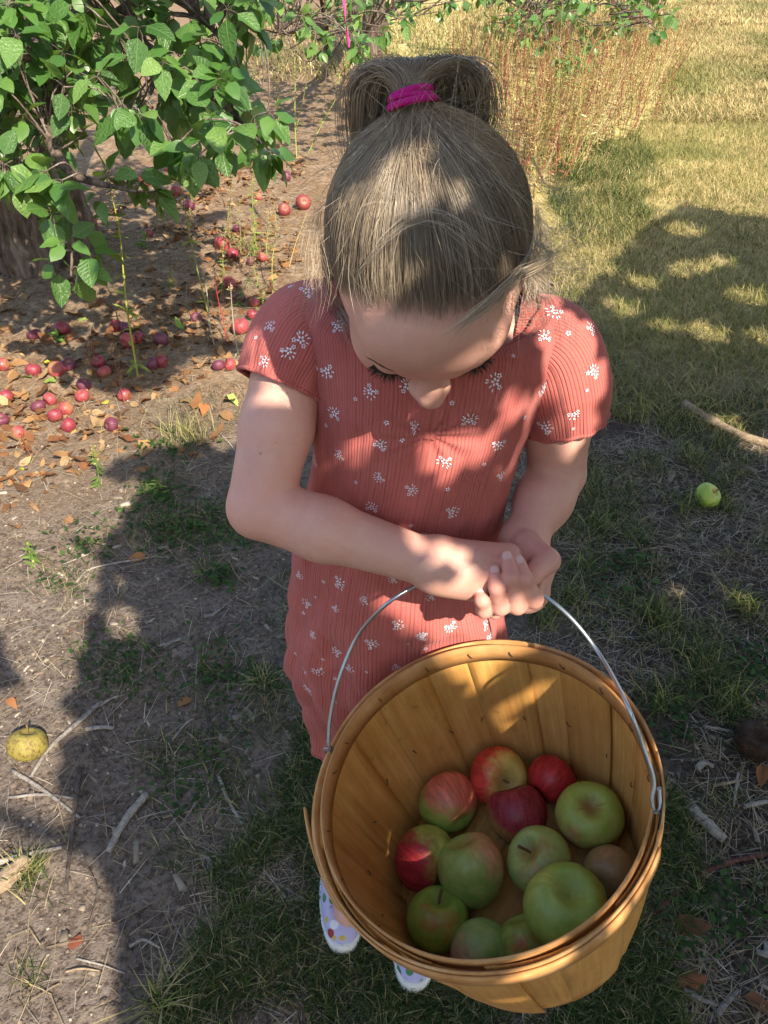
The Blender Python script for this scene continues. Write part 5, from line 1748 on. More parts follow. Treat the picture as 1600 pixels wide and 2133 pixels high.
def grass(name, label, parts, mat=GRASSM):
    mb = MB()
    for P, h, w, col_, lean, flat in parts:
        P = P.copy(); P[:, 2] = gz(P) - .002
        V, T, Q, C_ = blades(P, h, w, col_, lean, rG, flat)
        mb.add(V, T, Q, tint=C_)
    V, F, A = mb.get()
    return tag(link(name, mesh_from(name, V, F, mat, attrs=A)), label, 'grass', kind='stuff')

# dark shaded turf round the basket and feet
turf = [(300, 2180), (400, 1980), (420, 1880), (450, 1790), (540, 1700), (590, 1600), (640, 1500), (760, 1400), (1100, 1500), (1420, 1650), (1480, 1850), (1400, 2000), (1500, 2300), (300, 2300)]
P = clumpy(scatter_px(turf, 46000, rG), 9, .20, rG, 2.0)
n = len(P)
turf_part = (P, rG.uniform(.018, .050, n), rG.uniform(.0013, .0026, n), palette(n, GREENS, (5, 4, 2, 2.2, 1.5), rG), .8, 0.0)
# patches on the left soil
pl = []
for (u, v, ru, rv, k) in ((420, 1090, 130, 60, 1500), (350, 1105, 70, 30, 400), (255, 1390, 90, 60, 420), (460, 1400, 60, 60, 300), (550, 1430, 30, 25, 160), (430, 1560, 70, 60, 240), (330, 1560, 60, 50, 160), (590, 1270, 50, 120, 300), (560, 1500, 80, 60, 350), (480, 1640, 60, 60, 250), (370, 1780, 50, 60, 120), (430, 1195, 35, 20, 200), (330, 1010, 40, 40, 250), (130, 1200, 60, 40, 200), (60, 2040, 30, 30, 60), (60, 1830, 40, 30, 140), (420, 860, 80, 60, 500), (380, 900, 60, 70, 400)):
    k = int(k * .7); uu = rG.normal(u, ru * .62, k); vv = rG.normal(v, rv * .62, k)
    pl.append(np.array([on_ground(a, b) for a, b in zip(uu, vv)]))
P = np.vstack(pl); n = len(P)
left_part = (P, rG.uniform(.012, .045, n), rG.uniform(.0012, .0026, n), palette(n, GREENS, (4, 4, 2, 3, 2), rG), .8, 0.0)
# thin grass of the shaded right side
right_sh = [(1060, 1000), (1150, 900), (1250, 850), (1650, 800), (1650, 2250), (1350, 2250), (1420, 1700), (1390, 1500), (1250, 1330), (1060, 1320)]
P = clumpy(scatter_px(right_sh, 36000, rG), 6.5, .46, rG, 5.0, .25)
n = len(P)
right_part = (P, rG.uniform(.02, .055, n), rG.uniform(.0014, .0028, n), palette(n, GREENS, (3, 3, 2, 4, 2), rG), .9, 0.0)
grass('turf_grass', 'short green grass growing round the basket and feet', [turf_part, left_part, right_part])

# meadow to the right, straw yellow, taller with distance
mead = []
for poly, k, hh, ww, wts in (([(1130, 520), (1260, 330), (1420, 180), (1650, 150), (1650, 900), (1250, 880), (1180, 700)], 60000, (.03, .08), (.002, .004), (1.2, 1.5, 2, 4, 3)),
                            ([(1380, 185), (1430, 60), (1640, 60), (1640, 260), (1380, 260)], 36000, (.05, .12), (.005, .010), (.3, .6, 1.5, 6, 3)),
                            ([(1415, 62), (1430, 0), (1640, 0), (1640, 62)], 30000, (.06, .16), (.010, .022), (.2, .5, 1.2, 7, 3)),
                            ([(480, 180), (560, 20), (1420, 5), (1420, 110), (900, 150)], 16000, (.05, .14), (.008, .016), (1, 1, 2, 5, 2))):
    P = clumpy(scatter_px(poly, k, rG), 2.6, .12, rG, 8.0, .30)
    n = len(P)
    pc_ = palette(n, [(.08, .13, .025), (.13, .18, .035), (.22, .205, .065), (.55, .43, .21), (.38, .31, .135)], wts, rG)
    f1 = vnoise(P + 17, .9) * .6 + vnoise(P + 5, 2.7) * .5
    f2 = np.clip(vnoise(P + 41, 1.3) * 1.6 + .1, 0, .75)[:, None]
    pc_ = (pc_ * (1 - f2) + np.array([.17, .185, .055]) * f2) * (1 + .38 * f1)[:, None]
    mead.append((P, rG.uniform(*hh, n) * (1 + .4 * f1), rG.uniform(*ww, n), pc_, .9, 0.0))
P = clumpy(scatter_px([(1140, 420), (1180, 300), (1330, 290), (1400, 400), (1330, 520), (1200, 520)], 9000, rG), 4, .35, rG, 1.0)
n = len(P)
mead.append((P, rG.uniform(.05, .13, n), rG.uniform(.002, .005, n), palette(n, GREENS, (3, 5, 4, 1, 2), rG), .7, 0.0))
grass('meadow_grass', 'dry yellow green meadow grass on the right', mead)

# dry straw lying about
straw_cols = [(.34, .27, .17), (.26, .20, .12), (.44, .38, .30), (.15, .11, .075), (.28, .25, .22)]
st = []
for poly, k, hh in (([(-60, 1000), (500, 950), (640, 1300), (640, 2250), (-60, 2250)], 1300, (.02, .09)), ([(-60, 560), (560, 420), (560, 1000), (-60, 1050)], 3400, (.02, .12)),
                    ([(400, 1700), (1000, 1700), (1500, 1900), (1500, 2250), (300, 2250)], 2600, (.02, .09)), ([(1060, 950), (1650, 850), (1650, 2250), (1350, 2250), (1400, 1500), (1060, 1330)], 7500, (.02, .07)),
                    ([(1120, 560), (1420, 400), (1650, 400), (1650, 900), (1200, 900)], 5000, (.03, .10)), ([(560, 560), (500, 330), (700, 200), (760, 200), (640, 560)], 1500, (.03, .14)), ([(200, 560), (200, 300), (720, 100), (720, 300), (560, 560)], 2500, (.03, .14))):
    P = scatter_px(poly, k, rG)
    P[:, 2] += rG.uniform(.001, .006, k)
    st.append((P, rG.uniform(*hh, k) * .75, rG.uniform(.0010, .0024, k), palette(k, straw_cols, (3, 2, 2, 2, 1.5), rG), .75, .80))
mbS = MB()
for P, h, w, c_, ln, fl_ in st:
    z0 = P[:, 2].copy(); P[:, 2] = gz(P) + z0
    V, T, Q, C_ = blades(P, h, w, c_, ln, rG, fl_)
    mbS.add(V, T, Q, tint=C_)
V, F, A = mbS.get()
tag(link('dry_straw', mesh_from('dry_straw', V, F, LITTER, attrs=A)), 'dry straw and thin dead stems strewn over the soil', 'straw', kind='stuff')

# tufts one can point at
def tuft(u, v, label, n=90, h=(.03, .08), wts=(2, 4, 4, 3, 3), spread=.022, group='grass tufts on the shaded right soil', lean=.75):
    c = ground_at(u, v)
    P = c + np.concatenate([rG.normal(0, spread, (n, 2)), np.zeros((n, 1))], 1)
    P[:, 2] = gz(P) - .002
    V, T, Q, C_ = blades(P, rG.uniform(*h, n), rG.uniform(.0016, .0032, n), palette(n, GREENS[:4] + [(.28, .30, .07)], wts, rG), lean, rG)
    tag(link('grass_tuft', mesh_from('grass_tuft', V - c, [T, Q], GRASSM, attrs={'tint': C_}), None, c), label, 'grass tuft', group)
for u, v, lb in ((1245, 1105, 'pale dry grass tuft just right of the lower arm'), (1322, 1122, 'pale grass tuft right of the dry tuft, below the green apple'), (1225, 1195, 'broad green grass tuft right of the clasped hands'), (1195, 1250, 'small green grass tuft above the wire handle'), (1135, 1290, 'yellowish grass tuft behind the basket rim'),
                 (1345, 1290, 'green grass tuft right of the wire handle'), (1385, 1300, 'leafy green grass tuft right of the handle, its right neighbour thin'), (1535, 1260, 'sunlit grass tuft at the right edge'), (1360, 1465, 'green grass tuft touching the right of the wire handle'), (1455, 1375, 'low grass tuft in the middle of the right soil'), (1470, 1420, 'ragged grass tuft beside the low tuft on the right soil'), (1530, 1480, 'thin grass tuft above the rotten apple'),
                 (1450, 960, 'yellow green grass tuft above the green apple'), (1500, 930, 'dry grass tuft beside the pale fallen branch'), (1440, 1060, 'grass tuft at the left of the green apple'), (1505, 1060, 'grass tuft at the right of the green apple')):
    tuft(u, v, lb)
tuft(548, 1425, 'pale dry grass tuft on bare soil left of the dress hem', 60, (.03, .07), (1, 1, 2, 8, 2), .010, 'grass tufts on the left soil', .9)
tuft(330, 2090, 'straw coloured grass tuft at the edge of the turf near the bottom', 60, (.04, .09), (1, 2, 2, 8, 2), .012, 'grass tufts on the left soil', 1.0)
tuft(60, 1815, 'yellowish grass tuft beside the pale log at the left edge', 60, (.03, .07), (1, 1, 3, 6, 3), .012, 'grass tufts on the left soil', .8)
tuft(385, 910, 'dry brown grass tuft at the front of the leaf litter', 120, (.05, .12), (.5, 1, 1, 8, 3), .035, 'grass tufts on the left soil', .7)

# ---- fallen leaves
FL_T = [leaf_template(5, f, c_, .10, w, 40 + q) for q, (f, c_, w) in enumerate(((.5, .9, .30), (.1, -1.0, .33), (.8, .4, .28), (-.5, .7, .31)))]
BROWNS = [(.22, .105, .045), (.30, .165, .075), (.16, .070, .032), (.36, .235, .12), (.11, .055, .030)]
litter_poly = [(-60, 560), (120, 560), (250, 420), (560, 300), (640, 330), (620, 560), (520, 700), (500, 900), (380, 960), (150, 1010), (-60, 1100)]
rL = np.random.default_rng(15)
P = clumpy(scatter_px(litter_poly, 4200, rL), 2.6, .36, rL, 3.0, .3)
n = len(P)
P[:, 2] = gz(P) + rL.uniform(.002, .012, n)
a = rL.uniform(0, 6.28, n)
dr = unit(np.stack([np.cos(a), np.sin(a), rL.normal(.0, .18, n)], -1))
V, Q, I = leaf_cloud(P, dr, unit(rL.normal(0, .35, (n, 3)) + [0, 0, 1]), rL.uniform(.020, .052, n), FL_T)
cl = palette(n, BROWNS, (4, 4, 3, 2, 2), rL)
tag(link('leaf_litter', mesh_from('leaf_litter', V, Q, LITTER, attrs={'tint': cl[I]})), 'brown leaf litter under the left apple tree', 'leaf litter', kind='stuff')
def fleaf(u, v, L_, colr, label, group='single fallen leaves'):
    p = ground_at(u, v) + [0, 0, .008]
    k = rL.integers(0, len(FL_T)); tv, tq = FL_T[k]
    a = rL.uniform(0, 6.28)
    V, Q, I = leaf_cloud(np.zeros((1, 3)), np.array([[math.cos(a), math.sin(a), rL.normal(0, .15)]]), unit(rL.normal(0, .3, (1, 3)) + [0, 0, 1]), np.array([L_]), [(tv, tq)])
    tag(link('fallen_leaf', mesh_from('fallen_leaf', V, Q, LITTER, attrs={'tint': np.tile(colr, (len(V), 1))}), None, p), label, 'leaf', group)
OR, YL, GL = (.30, .15, .06), (.50, .42, .05), (.20, .30, .06)
for u, v, L_, c_, lb in ((313, 975, .06, OR, 'orange brown fallen leaf on bare soil left of the upper arm'), (290, 935, .07, (.44, .27, .10), 'curled tan fallen leaf behind the orange one on bare soil'), (245, 940, .06, OR, 'orange brown fallen leaf below the lone dark apple'), (90, 760, .055, YL, 'bright yellow fallen leaf between two windfall apples'), (213, 845, .05, YL, 'yellow fallen leaf left of the lone dark apple'), (44, 982, .05, (.48, .55, .05), 'yellow green fallen leaf at the left edge of the soil'),
                      (67, 790, .06, GL, 'green fallen leaf below the pale red apple'), (118, 800, .06, GL, 'green fallen leaf below the large dark red apple'), (472, 828, .07, (.34, .48, .12), 'pale green fallen leaf just left of the upper arm'), (425, 845, .07, (.45, .16, .06), 'rust fallen leaf left of the upper arm'), (180, 663, .06, GL, 'green fallen leaf behind the bright red apple'), (382, 690, .06, GL, 'green fallen leaf right of the yellow stalk'), (20, 1003, .07, (.42, .17, .06), 'orange fallen leaf at the left edge'), (62, 1020, .05, (.44, .26, .11), 'tan fallen leaf at the left edge'),
                      (145, 1075, .07, OR, 'large curled orange leaf on the left soil'), (40, 1105, .07, (.36, .17, .06), 'curled brown leaf at the left edge above the lit soil'), (305, 1160, .05, OR, 'small orange leaf on the shaded soil below the elbow'), (175, 905, .06, OR, 'orange leaf left of two tan leaves below the apples'), (155, 895, .055, (.44, .26, .1), 'tan leaf below the cluster of apples'), (400, 1465, .04, OR, 'small orange leaf on soil left of the hem'), (20, 1460, .035, (.32, .14, .06), 'small orange leaf on the lit soil strip'), (170, 1950, .05, (.16, .05, .03), 'curled red brown leaf on bare soil near the bottom'),
                      (1395, 1930, .06, (.16, .08, .04), 'dark brown leaf right of the basket front'), (1400, 1960, .045, (.26, .15, .06), 'tan brown leaf below the dark leaf right of the basket'), (1470, 2035, .06, (.26, .10, .05), 'rust brown leaf at the lower right'), (1545, 2080, .05, (.18, .09, .05), 'dull brown leaf at the lower right corner'), (1590, 1600, .05, (.3, .13, .05), 'orange brown leaf below the rotten apple'), (1585, 1520, .05, (.33, .17, .06), 'orange brown leaf above the rotten apple'), (8, 60, .05, (.5, .2, .08), 'orange leaf')):
    if lb != 'orange leaf': fleaf(u, v, L_, c_, lb)
for k in range(90):
    u, v = rL.uniform(-20, 500), rL.uniform(560, 960)
    if not in_poly([(u, v)], litter_poly)[0]: continue
    fleaf(u, v, rL.uniform(.05, .075), np.array(BROWNS[rL.integers(0, 4)]) * rL.uniform(.7, 1.1), 'curled brown fallen leaf among the windfall apples', 'brown leaves among the windfalls')

# ---- sticks and chips
def mat_stick(name, a, b):
    m = N(name)
    c = m.coord('Object')
    g = m.noise(m.scaled(c, (70, 70, 70)), 1.0, 5, .7, 1.0)
    m.principled(m.ramp(g, [(.35, a), (.65, b)]), .85, .2, m.bump(g, .8, .004))
    return m.m
SM = {'grey': mat_stick('grey_stick', (.10, .085, .075), (.30, .27, .25)), 'dark': mat_stick('dark_stick', (.035, .028, .025), (.13, .105, .09)), 'pale': mat_stick('pale_stick', (.17, .145, .12), (.40, .36, .315)), 'tan': mat_stick('tan_stick', (.19, .13, .08), (.38, .29, .195)), 'red': mat_stick('red_stick', (.07, .03, .025), (.20, .09, .07))}
def stick(px, r, kind, label, name='stick', group=None, taper=.6, flat=1.0):
    pts = []
    for u, v in px:
        p = ground_at(u, v); p[2] += r * .8 + .001; pts.append(p)
    if len(pts) == 2: pts = [pts[0], (pts[0] + pts[1]) / 2 + np.append(rL.normal(0, .006, 2), .002), pts[1]]
    Pp = smooth_path(np.array(pts), 18)
    k = 8
    wob = 1 + .22 * vnoise(np.stack(np.broadcast_arrays(np.arange(18)[:, None] * .5, np.cos(np.arange(k) / k * 6.28)[None] * 1.4 + r * 900, np.sin(np.arange(k) / k * 6.28)[None] * 1.4), -1), 1.0)
    V, T, Q = tube(Pp, np.linspace(r, r * taper, 18), k, True, wob)
    if flat != 1.0:
        z0 = gz(V); V[:, 2] = z0 + (V[:, 2] - z0) * flat + .001
    o = pts[0].copy()
    tag(link(name, mesh_from(name, V - o, [T, Q], SM[kind]), None, o), label, 'stick' if name == 'stick' else 'wood chip', group)
z7 = lambda L_: [(x * .4842, 1100 + y * .4842) for x, y in L_]
z6 = lambda L_: [(1240 + x * .306, 1480 + y * .306) for x, y in L_]
z8 = lambda L_: [(1060 + x * .3375, 1100 + y * .3375) for x, y in L_]
stick(z7([(440, 755), (330, 850), (210, 960), (135, 1080)]), .0058, 'grey', 'curved grey brown stick right of the scabby yellow apple')
stick(z7([(345, 1050), (320, 1250), (285, 1580)]), .0055, 'dark', 'straight dark stick pointing down the soil below the yellow apple')
stick(z7([(635, 1155), (545, 1260), (470, 1400)]), .0078, 'pale', 'short thick bleached stick on bare soil', taper=.8)
stick(z7([(860, 620), (905, 850), (925, 960), (910, 1060)]), .0042, 'dark', 'long bent dark twig in the middle of the bare soil')
stick(z7([(55, 1050), (200, 1140), (350, 1255)]), .0048, 'grey', 'grey twig crossing below the yellow apple')
stick(z7([(40, 1165), (340, 1170)]), .0036, 'grey', 'thin grey twig lying level below the yellow apple')
stick(z7([(-40, 1455), (130, 1410), (270, 1380)]), .0060, 'pale', 'pale stick at the left edge above the split log', taper=.5)
stick(z7([(-60, 1580), (60, 1500), (120, 1430)]), .022, 'tan', 'pale split log end at the left edge', taper=.8, flat=.6)
stick(z7([(940, 1070), (985, 1180), (1045, 1280)]), .0042, 'pale', 'bleached thin stick pointing to the turf')
stick(z7([(270, 470), (420, 375)]), .0022, 'red', 'thin red brown twig in an angle on the left soil')
stick(z7([(275, 475), (330, 560), (370, 640)]), .0022, 'dark', 'thin dark twig joining the red brown twig in an angle')
stick(z7([(880, 500), (855, 640), (820, 950)]), .0014, 'tan', 'long thin straw beside the bent dark twig')
stick(z7([(370, 870), (490, 865)]), .0058, 'pale', 'white splintered wood chip right of the yellow apple', 'wood_chip', taper=.7, flat=.5)
stick(z7([(820, 1395), (945, 1490)]), .0024, 'tan', 'thin tan stem at the edge of the turf')
stick(z7([(380, 1460), (385, 1710)]), .0022, 'dark', 'thin dark twig on the lower left soil')
stick(z7([(705, 520), (780, 480)]), .0065, 'grey', 'grey wood chip in the middle of the bare soil', 'wood_chip', flat=.6)
stick(z7([(880, 390), (975, 335)]), .0060, 'grey', 'pointed grey wood chip below the forearm', 'wood_chip', taper=.3)
stick(z7([(770, 270), (860, 210), (990, 110)]), .0026, 'grey', 'thin grey twig under the forearm')
stick(z7([(985, 140), (1020, 210), (1070, 250)]), .0020, 'tan', 'thin curved straw under the elbow')
stick(z7([(270, 160), (370, 120), (425, 90)]), .0022, 'pale', 'thin pale twig left of the elbow')
stick(z7([(330, 1855), (540, 1920)]), .0018, 'pale', 'thin pale stem on the bare soil near the bottom')
stick(z7([(560, 1805), (690, 1810)]), .0028, 'pale', 'short white stem on the bare soil near the bottom')
stick(z7([(285, 1912), (430, 1908)]), .0022, 'tan', 'level tan stem near the bottom left')
stick(z7([(430, 770), (540, 720)]), .0030, 'pale', 'pale splinter at the end of the curved grey stick')
stick(z7([(740, 920), (840, 820)]), .0028, 'pale', 'pale twig touching the bent dark twig')
stick(z7([(700, 1250), (850, 1215), (990, 1205)]), .0018, 'tan', 'tan stem between the bleached sticks')
stick(z6([(340, 1450), (600, 1200), (800, 1080), (1000, 1020), (1250, 970)]), .0055, 'red', 'long curved red brown stick running out to the right edge', taper=.8)
stick(z6([(645, 680), (750, 790), (870, 900)]), .0135, 'pale', 'thick short bleached stick right of the basket rim', taper=.7, flat=.8)
stick(z6([(740, 120), (925, 150)]), .0042, 'pale', 'white twig left of the rotten apple', taper=.7)
stick(z6([(1010, 665), (1100, 640), (1220, 625)]), .0050, 'pale', 'pale stick below the rotten apple at the edge', taper=.9)
stick(z6([(610, 1350), (720, 1335), (830, 1330)]), .0085, 'grey', 'flat grey wood chip below the red brown stick', 'wood_chip', flat=.5)
stick(z6([(590, 1910), (850, 2030)]), .0050, 'grey', 'grey stick at the lower right corner')
stick(z6([(820, 2080), (900, 1990), (970, 1910)]), .0060, 'grey', 'short grey stick crossing at the lower right corner', taper=.4)
stick(z6([(440, 930), (590, 970)]), .0050, 'tan', 'tan stick touching the right side of the basket rim')
stick(z6([(970, 430), (940, 660)]), .0030, 'pale', 'upright pale twig left of the pale edge stick')
stick(z6([(800, 520), (1000, 480)]), .0036, 'tan', 'tan twig right of the basket below the white twig')
stick(z6([(590, 1640), (665, 1555)]), .0080, 'grey', 'grey wood sliver below the brown leaves on the right', 'wood_chip', flat=.5, taper=.4)
stick(z6([(1180, 1600), (1090, 1650)]), .0080, 'pale', 'pale wood chip at the right edge', 'wood_chip', flat=.5)
stick(z8([(950, 975), (1120, 1010), (1300, 1085)]), .0042, 'dark', 'dark twig right of the wire handle')
stick(z8([(700, 885), (820, 880), (920, 905)]), .0020, 'tan', 'thin straw stem right of the wire handle')
stick(z8([(830, 140), (960, 118), (1110, 150)]), .0024, 'tan', 'bundle of tan straw on the shaded soil below the green apple')
stick(z8([(1140, 825), (1270, 795)]), .0060, 'pale', 'pale wood chip in the middle of the right soil', 'wood_chip', flat=.6)
stick(z8([(1160, 1500), (1260, 1480)]), .0075, 'pale', 'pale wood chip right of the handle loop', 'wood_chip', flat=.6)
stick(z8([(590, 470), (800, 560)]), .0030, 'grey', 'grey green twig above the wire handle')
stick(z8([(1110, 1150), (1225, 1340)]), .0026, 'pale', 'slanting pale twig left of the rotten apple')
stick([(1420, 850), (1480, 885), (1540, 915), (1640, 945)], .018, 'tan', 'thick pale fallen branch at the right in a patch of sun', taper=.8)
stick([(160, 1215), (195, 1185), (330, 1160)], .0030, 'pale', 'pale bent twig on the shaded soil at the left')

# small crumbs, chips and clods: too many to count
mb = MB()
for poly, k in (([(-60, 1000), (640, 1000), (640, 2250), (-60, 2250)], 5000), ([(1060, 950), (1650, 900), (1650, 2250), (1350, 2250), (1400, 1500), (1060, 1330)], 4000), ([(-60, 560), (560, 420), (560, 1000), (-60, 1000)], 2500)):
    P = scatter_px(poly, k, rL); P[:, 2] = gz(P)
    s_ = rL.lognormal(math.log(.0022), .5, k)
    o8 = np.array([(-1, -1, -.6), (1, -1, -.6), (1, 1, -.6), (-1, 1, -.6), (-.6, -.7, .8), (.7, -.6, .7), (.6, .7, .9), (-.7, .6, .7)])
    q8 = np.array([(0, 3, 2, 1), (4, 5, 6, 7), (0, 1, 5, 4), (1, 2, 6, 5), (2, 3, 7, 6), (3, 0, 4, 7)])
    sh = o8[None] * rL.uniform(.5, 1.4, (k, 8, 3)) * s_[:, None, None] * np.array([1, 1, .8])
    elong = np.where(rL.random(k) < .3, rL.uniform(1.5, 4, k), 1.0)
    an = rL.uniform(0, 6.28, k)
    x = sh[..., 0] * elong[:, None]; y = sh[..., 1]
    V = np.stack([x * np.cos(an)[:, None] - y * np.sin(an)[:, None], x * np.sin(an)[:, None] + y * np.cos(an)[:, None], sh[..., 2]], -1) + P[:, None]
    c_ = palette(k, [(.17, .13, .10), (.22, .18, .14), (.12, .09, .07), (.40, .34, .27)], (4, 4, 3, 1), rL)
    mb.add(V.reshape(-1, 3), None, (q8[None] + (np.arange(k) * 8)[:, None, None]).reshape(-1, 4), tint=np.repeat(c_, 8, 0))
V, F, A = mb.get()
tag(link('soil_crumbs', mesh_from('soil_crumbs', V, F, LITTER, smooth=False, attrs=A)), 'small clods, pebbles and bark crumbs on the soil', 'gravel', kind='stuff')
# low broad-leaved ground weeds
mb = MB()
tv, tq = leaf_template(4, .1, .3, .0, .26, 3)
for (u, v, ru, rv, k, L_) in ((395, 1095, 130, 50, 1000, .016), (250, 1385, 90, 60, 420, .014), (455, 1400, 60, 60, 300, .014), (460, 1200, 30, 18, 160, .018), (320, 1030, 50, 40, 180, .022), (1560, 1390, 50, 50, 240, .02), (1420, 1500, 50, 60, 160, .018), (1500, 1900, 110, 90, 420, .016), (1300, 1200, 60, 50, 160, .024), (180, 1130, 70, 30, 200, .016), (430, 1560, 80, 60, 200, .012), (560, 1420, 60, 40, 160, .012), (380, 1640, 80, 60, 200, .012), (120, 1220, 50, 30, 100, .014), (340, 930, 60, 30, 160, .02)):
    k = int(k * .5); ru *= 1.25; rv *= 1.25
    P = np.array([on_ground(a, b) for a, b in zip(rL.normal(u, ru * .5, k), rL.normal(v, rv * .5, k))]); P[:, 2] = gz(P) + rL.uniform(.002, .02, k)
    a = rL.uniform(0, 6.28, k)
    V, Q, I = leaf_cloud(P, unit(np.stack([np.cos(a), np.sin(a), rL.uniform(-.1, .6, k)], -1)), unit(rL.normal(0, .4, (k, 3)) + [0, 0, 1]), L_ * rL.uniform(.5, 1.5, k), [(tv, tq)])
    cl = palette(k, [(.035, .075, .022), (.055, .105, .028), (.09, .135, .038)], (3, 3, 1), rL)
    mb.add(V, None, Q, tint=cl[I])
V, F, A = mb.get()
tag(link('ground_weeds', mesh_from('ground_weeds', V, F, GRASSM, attrs=A)), 'patches of small green creeping weeds on the soil', 'weeds', kind='stuff')

# ================================================================== THE TREE OVERHEAD, whose gaps let the sun through
bpy.context.view_layer.update()
bv, bq, n0 = [], [], 0
def gather(o):
    global n0
    if o.type == 'MESH' and o.name.split('.')[0] not in ('flyaway_hair', 'ponytail', 'combed_hair', 'floral_print', 'eyelash', 'eyebrow'):
        me = o.data
        co = np.zeros(len(me.vertices) * 3, np.float32); me.vertices.foreach_get('co', co)
        M = np.array(o.matrix_world)
        co = co.reshape(-1, 3) @ M[:3, :3].T + M[:3, 3]
        bv.append(co)
        bq.extend([tuple(v + n0 for v in p.vertices) for p in me.polygons])
        n0 += len(co)
    for c in o.children: gather(c)
gather(girl); gather(basket)
allv = np.vstack(bv)
bvh_all = BVHTree.FromPolygons([tuple(p) for p in allv.tolist()], bq)
SPOTS = [(545, 690, 36), (640, 650, 34), (600, 650, 30), (590, 820, 34), (1150, 620, 30), (1130, 730, 26), (1245, 800, 30), (1170, 880, 22), (700, 480, 22), (820, 430, 26), (920, 440, 26), (990, 1230, 16), (1000, 1310, 34), (1045, 1290, 22), (835, 870, 18), (700, 930, 22), (1190, 940, 14), (1070, 640, 22),  # photograph point, radius in photograph pixels: where the sun comes through
    (575, 700, 45), (610, 690, 40), (625, 835, 42), (745, 935, 45), (775, 890, 45), (977, 922, 48), (913, 990, 40), (1058, 862, 38), (1187, 820, 55), (1210, 790, 40), (1165, 675, 42), (1235, 740, 30), (1042, 997, 26), (940, 1145, 34), (850, 1105, 24), (880, 1275, 40), (905, 1240, 36), (978, 1295, 40), (1030, 1300, 32), (955, 1160, 20),
    (870, 440, 38), (800, 480, 40), (765, 530, 36), (960, 430, 30), (735, 575, 26), (1093, 660, 28), (1110, 560, 26), (1060, 240, 24), (990, 170, 22),
    (960, 1375, 42), (1045, 1352, 36), (1030, 1500, 13), (1130, 1535, 34), (1085, 1555, 24), (985, 1420, 18), (1160, 1440, 24), (1350, 1785, 28), (1328, 1840, 26), (1296, 1905, 22), (1150, 1985, 34), (1090, 2010, 30), (1060, 2085, 30), (1180, 2105, 40), (1260, 2050, 22), (1035, 1615, 10)]
gaps = []
for u, v, r in SPOTS:
    d = unit(ray(u, v))
    hit = bvh_all.ray_cast(Vector(tuple(CAMP)), Vector(tuple(d)))
    if hit[0] is None: continue
    p = np.array(hit[0]); gaps.append((p, max(.013, r * ((p - CAMP) @ FW) / 1600)))
for u, v, r in ((250, 1290, 40), (1500, 890, 40), (1565, 925, 36), (1405, 1238, 14), (1530, 1245, 22), (1470, 690, 40), (1330, 590, 36), (1550, 620, 44), (1420, 480, 40), (1250, 560, 34), (1500, 545, 30), (1380, 680, 24), (1580, 700, 26), (1290, 640, 36), (60, 1150, 60), (20, 1060, 60), (130, 1000, 40), (1470, 1690, 8)):
    p = ground_at(u, v); gaps.append((p, r * ((p - CAMP) @ FW) / 1600))
rC = np.random.default_rng(55)
for _ in range(46):                                      # chance gaps
    gaps.append((np.array([rC.uniform(-.95, .15), rC.uniform(.75, 2.2), 0]), rC.uniform(-.012, .006)))
SHADE = [(235, 1130), (330, 1010), (500, 930), (640, 830), (800, 830), (1150, 700), (1290, 520), (1420, 430), (1700, 470), (2300, 600), (2300, 2600), (330, 2600), (255, 2133), (250, 1850), (130, 1620), (150, 1480), (190, 1330)]
def ground_to_px(P): return to_px(P)
N_C = 44000
gp = np.stack([rC.uniform(-1.7, 3.0, N_C * 3), rC.uniform(.30, 4.8, N_C * 3), np.zeros(N_C * 3)], -1)
ins = in_poly(ground_to_px(gp), SHADE)
dapple = (vnoise(gp + 31, 3.2) * .6 + vnoise(gp + 9, 7.0) * .4)
keep = ins & (rC.random(len(gp)) < np.where(gp[:, 1] > 2.75, np.clip(.72 + dapple * 1.5, .02, 1), 1.0))
pxs = ground_to_px(gp)
left_d = in_poly(pxs, [(-100, 560), (560, 420), (640, 830), (500, 930), (330, 1010), (235, 1130), (-100, 1300)]) & (dapple > .34) & (rC.random(len(gp)) < .8)
left_e = in_poly(pxs, [(-100, 1300), (235, 1130), (190, 1330), (150, 1480), (130, 1620), (250, 1850), (255, 2133), (-100, 2200)]) & (dapple > .55) & (rC.random(len(gp)) < .6)
gp = gp[keep | left_d | left_e][:N_C]
hz = rC.uniform(1.72, 2.35, len(gp))
cp = gp + TO_SUN * (hz / TO_SUN[2])[:, None]
cl_size = rC.uniform(.060, .095, len(cp))
ok = np.ones(len(cp), bool)
for p, r in gaps:
    w_ = cp - p
    al = w_ @ TO_SUN
    dist = np.linalg.norm(w_ - al[:, None] * TO_SUN, axis=1)
    ok &= ~((dist < r * .70 + .024) & (al > 0))
cp, cl_size = cp[ok], cl_size[ok]
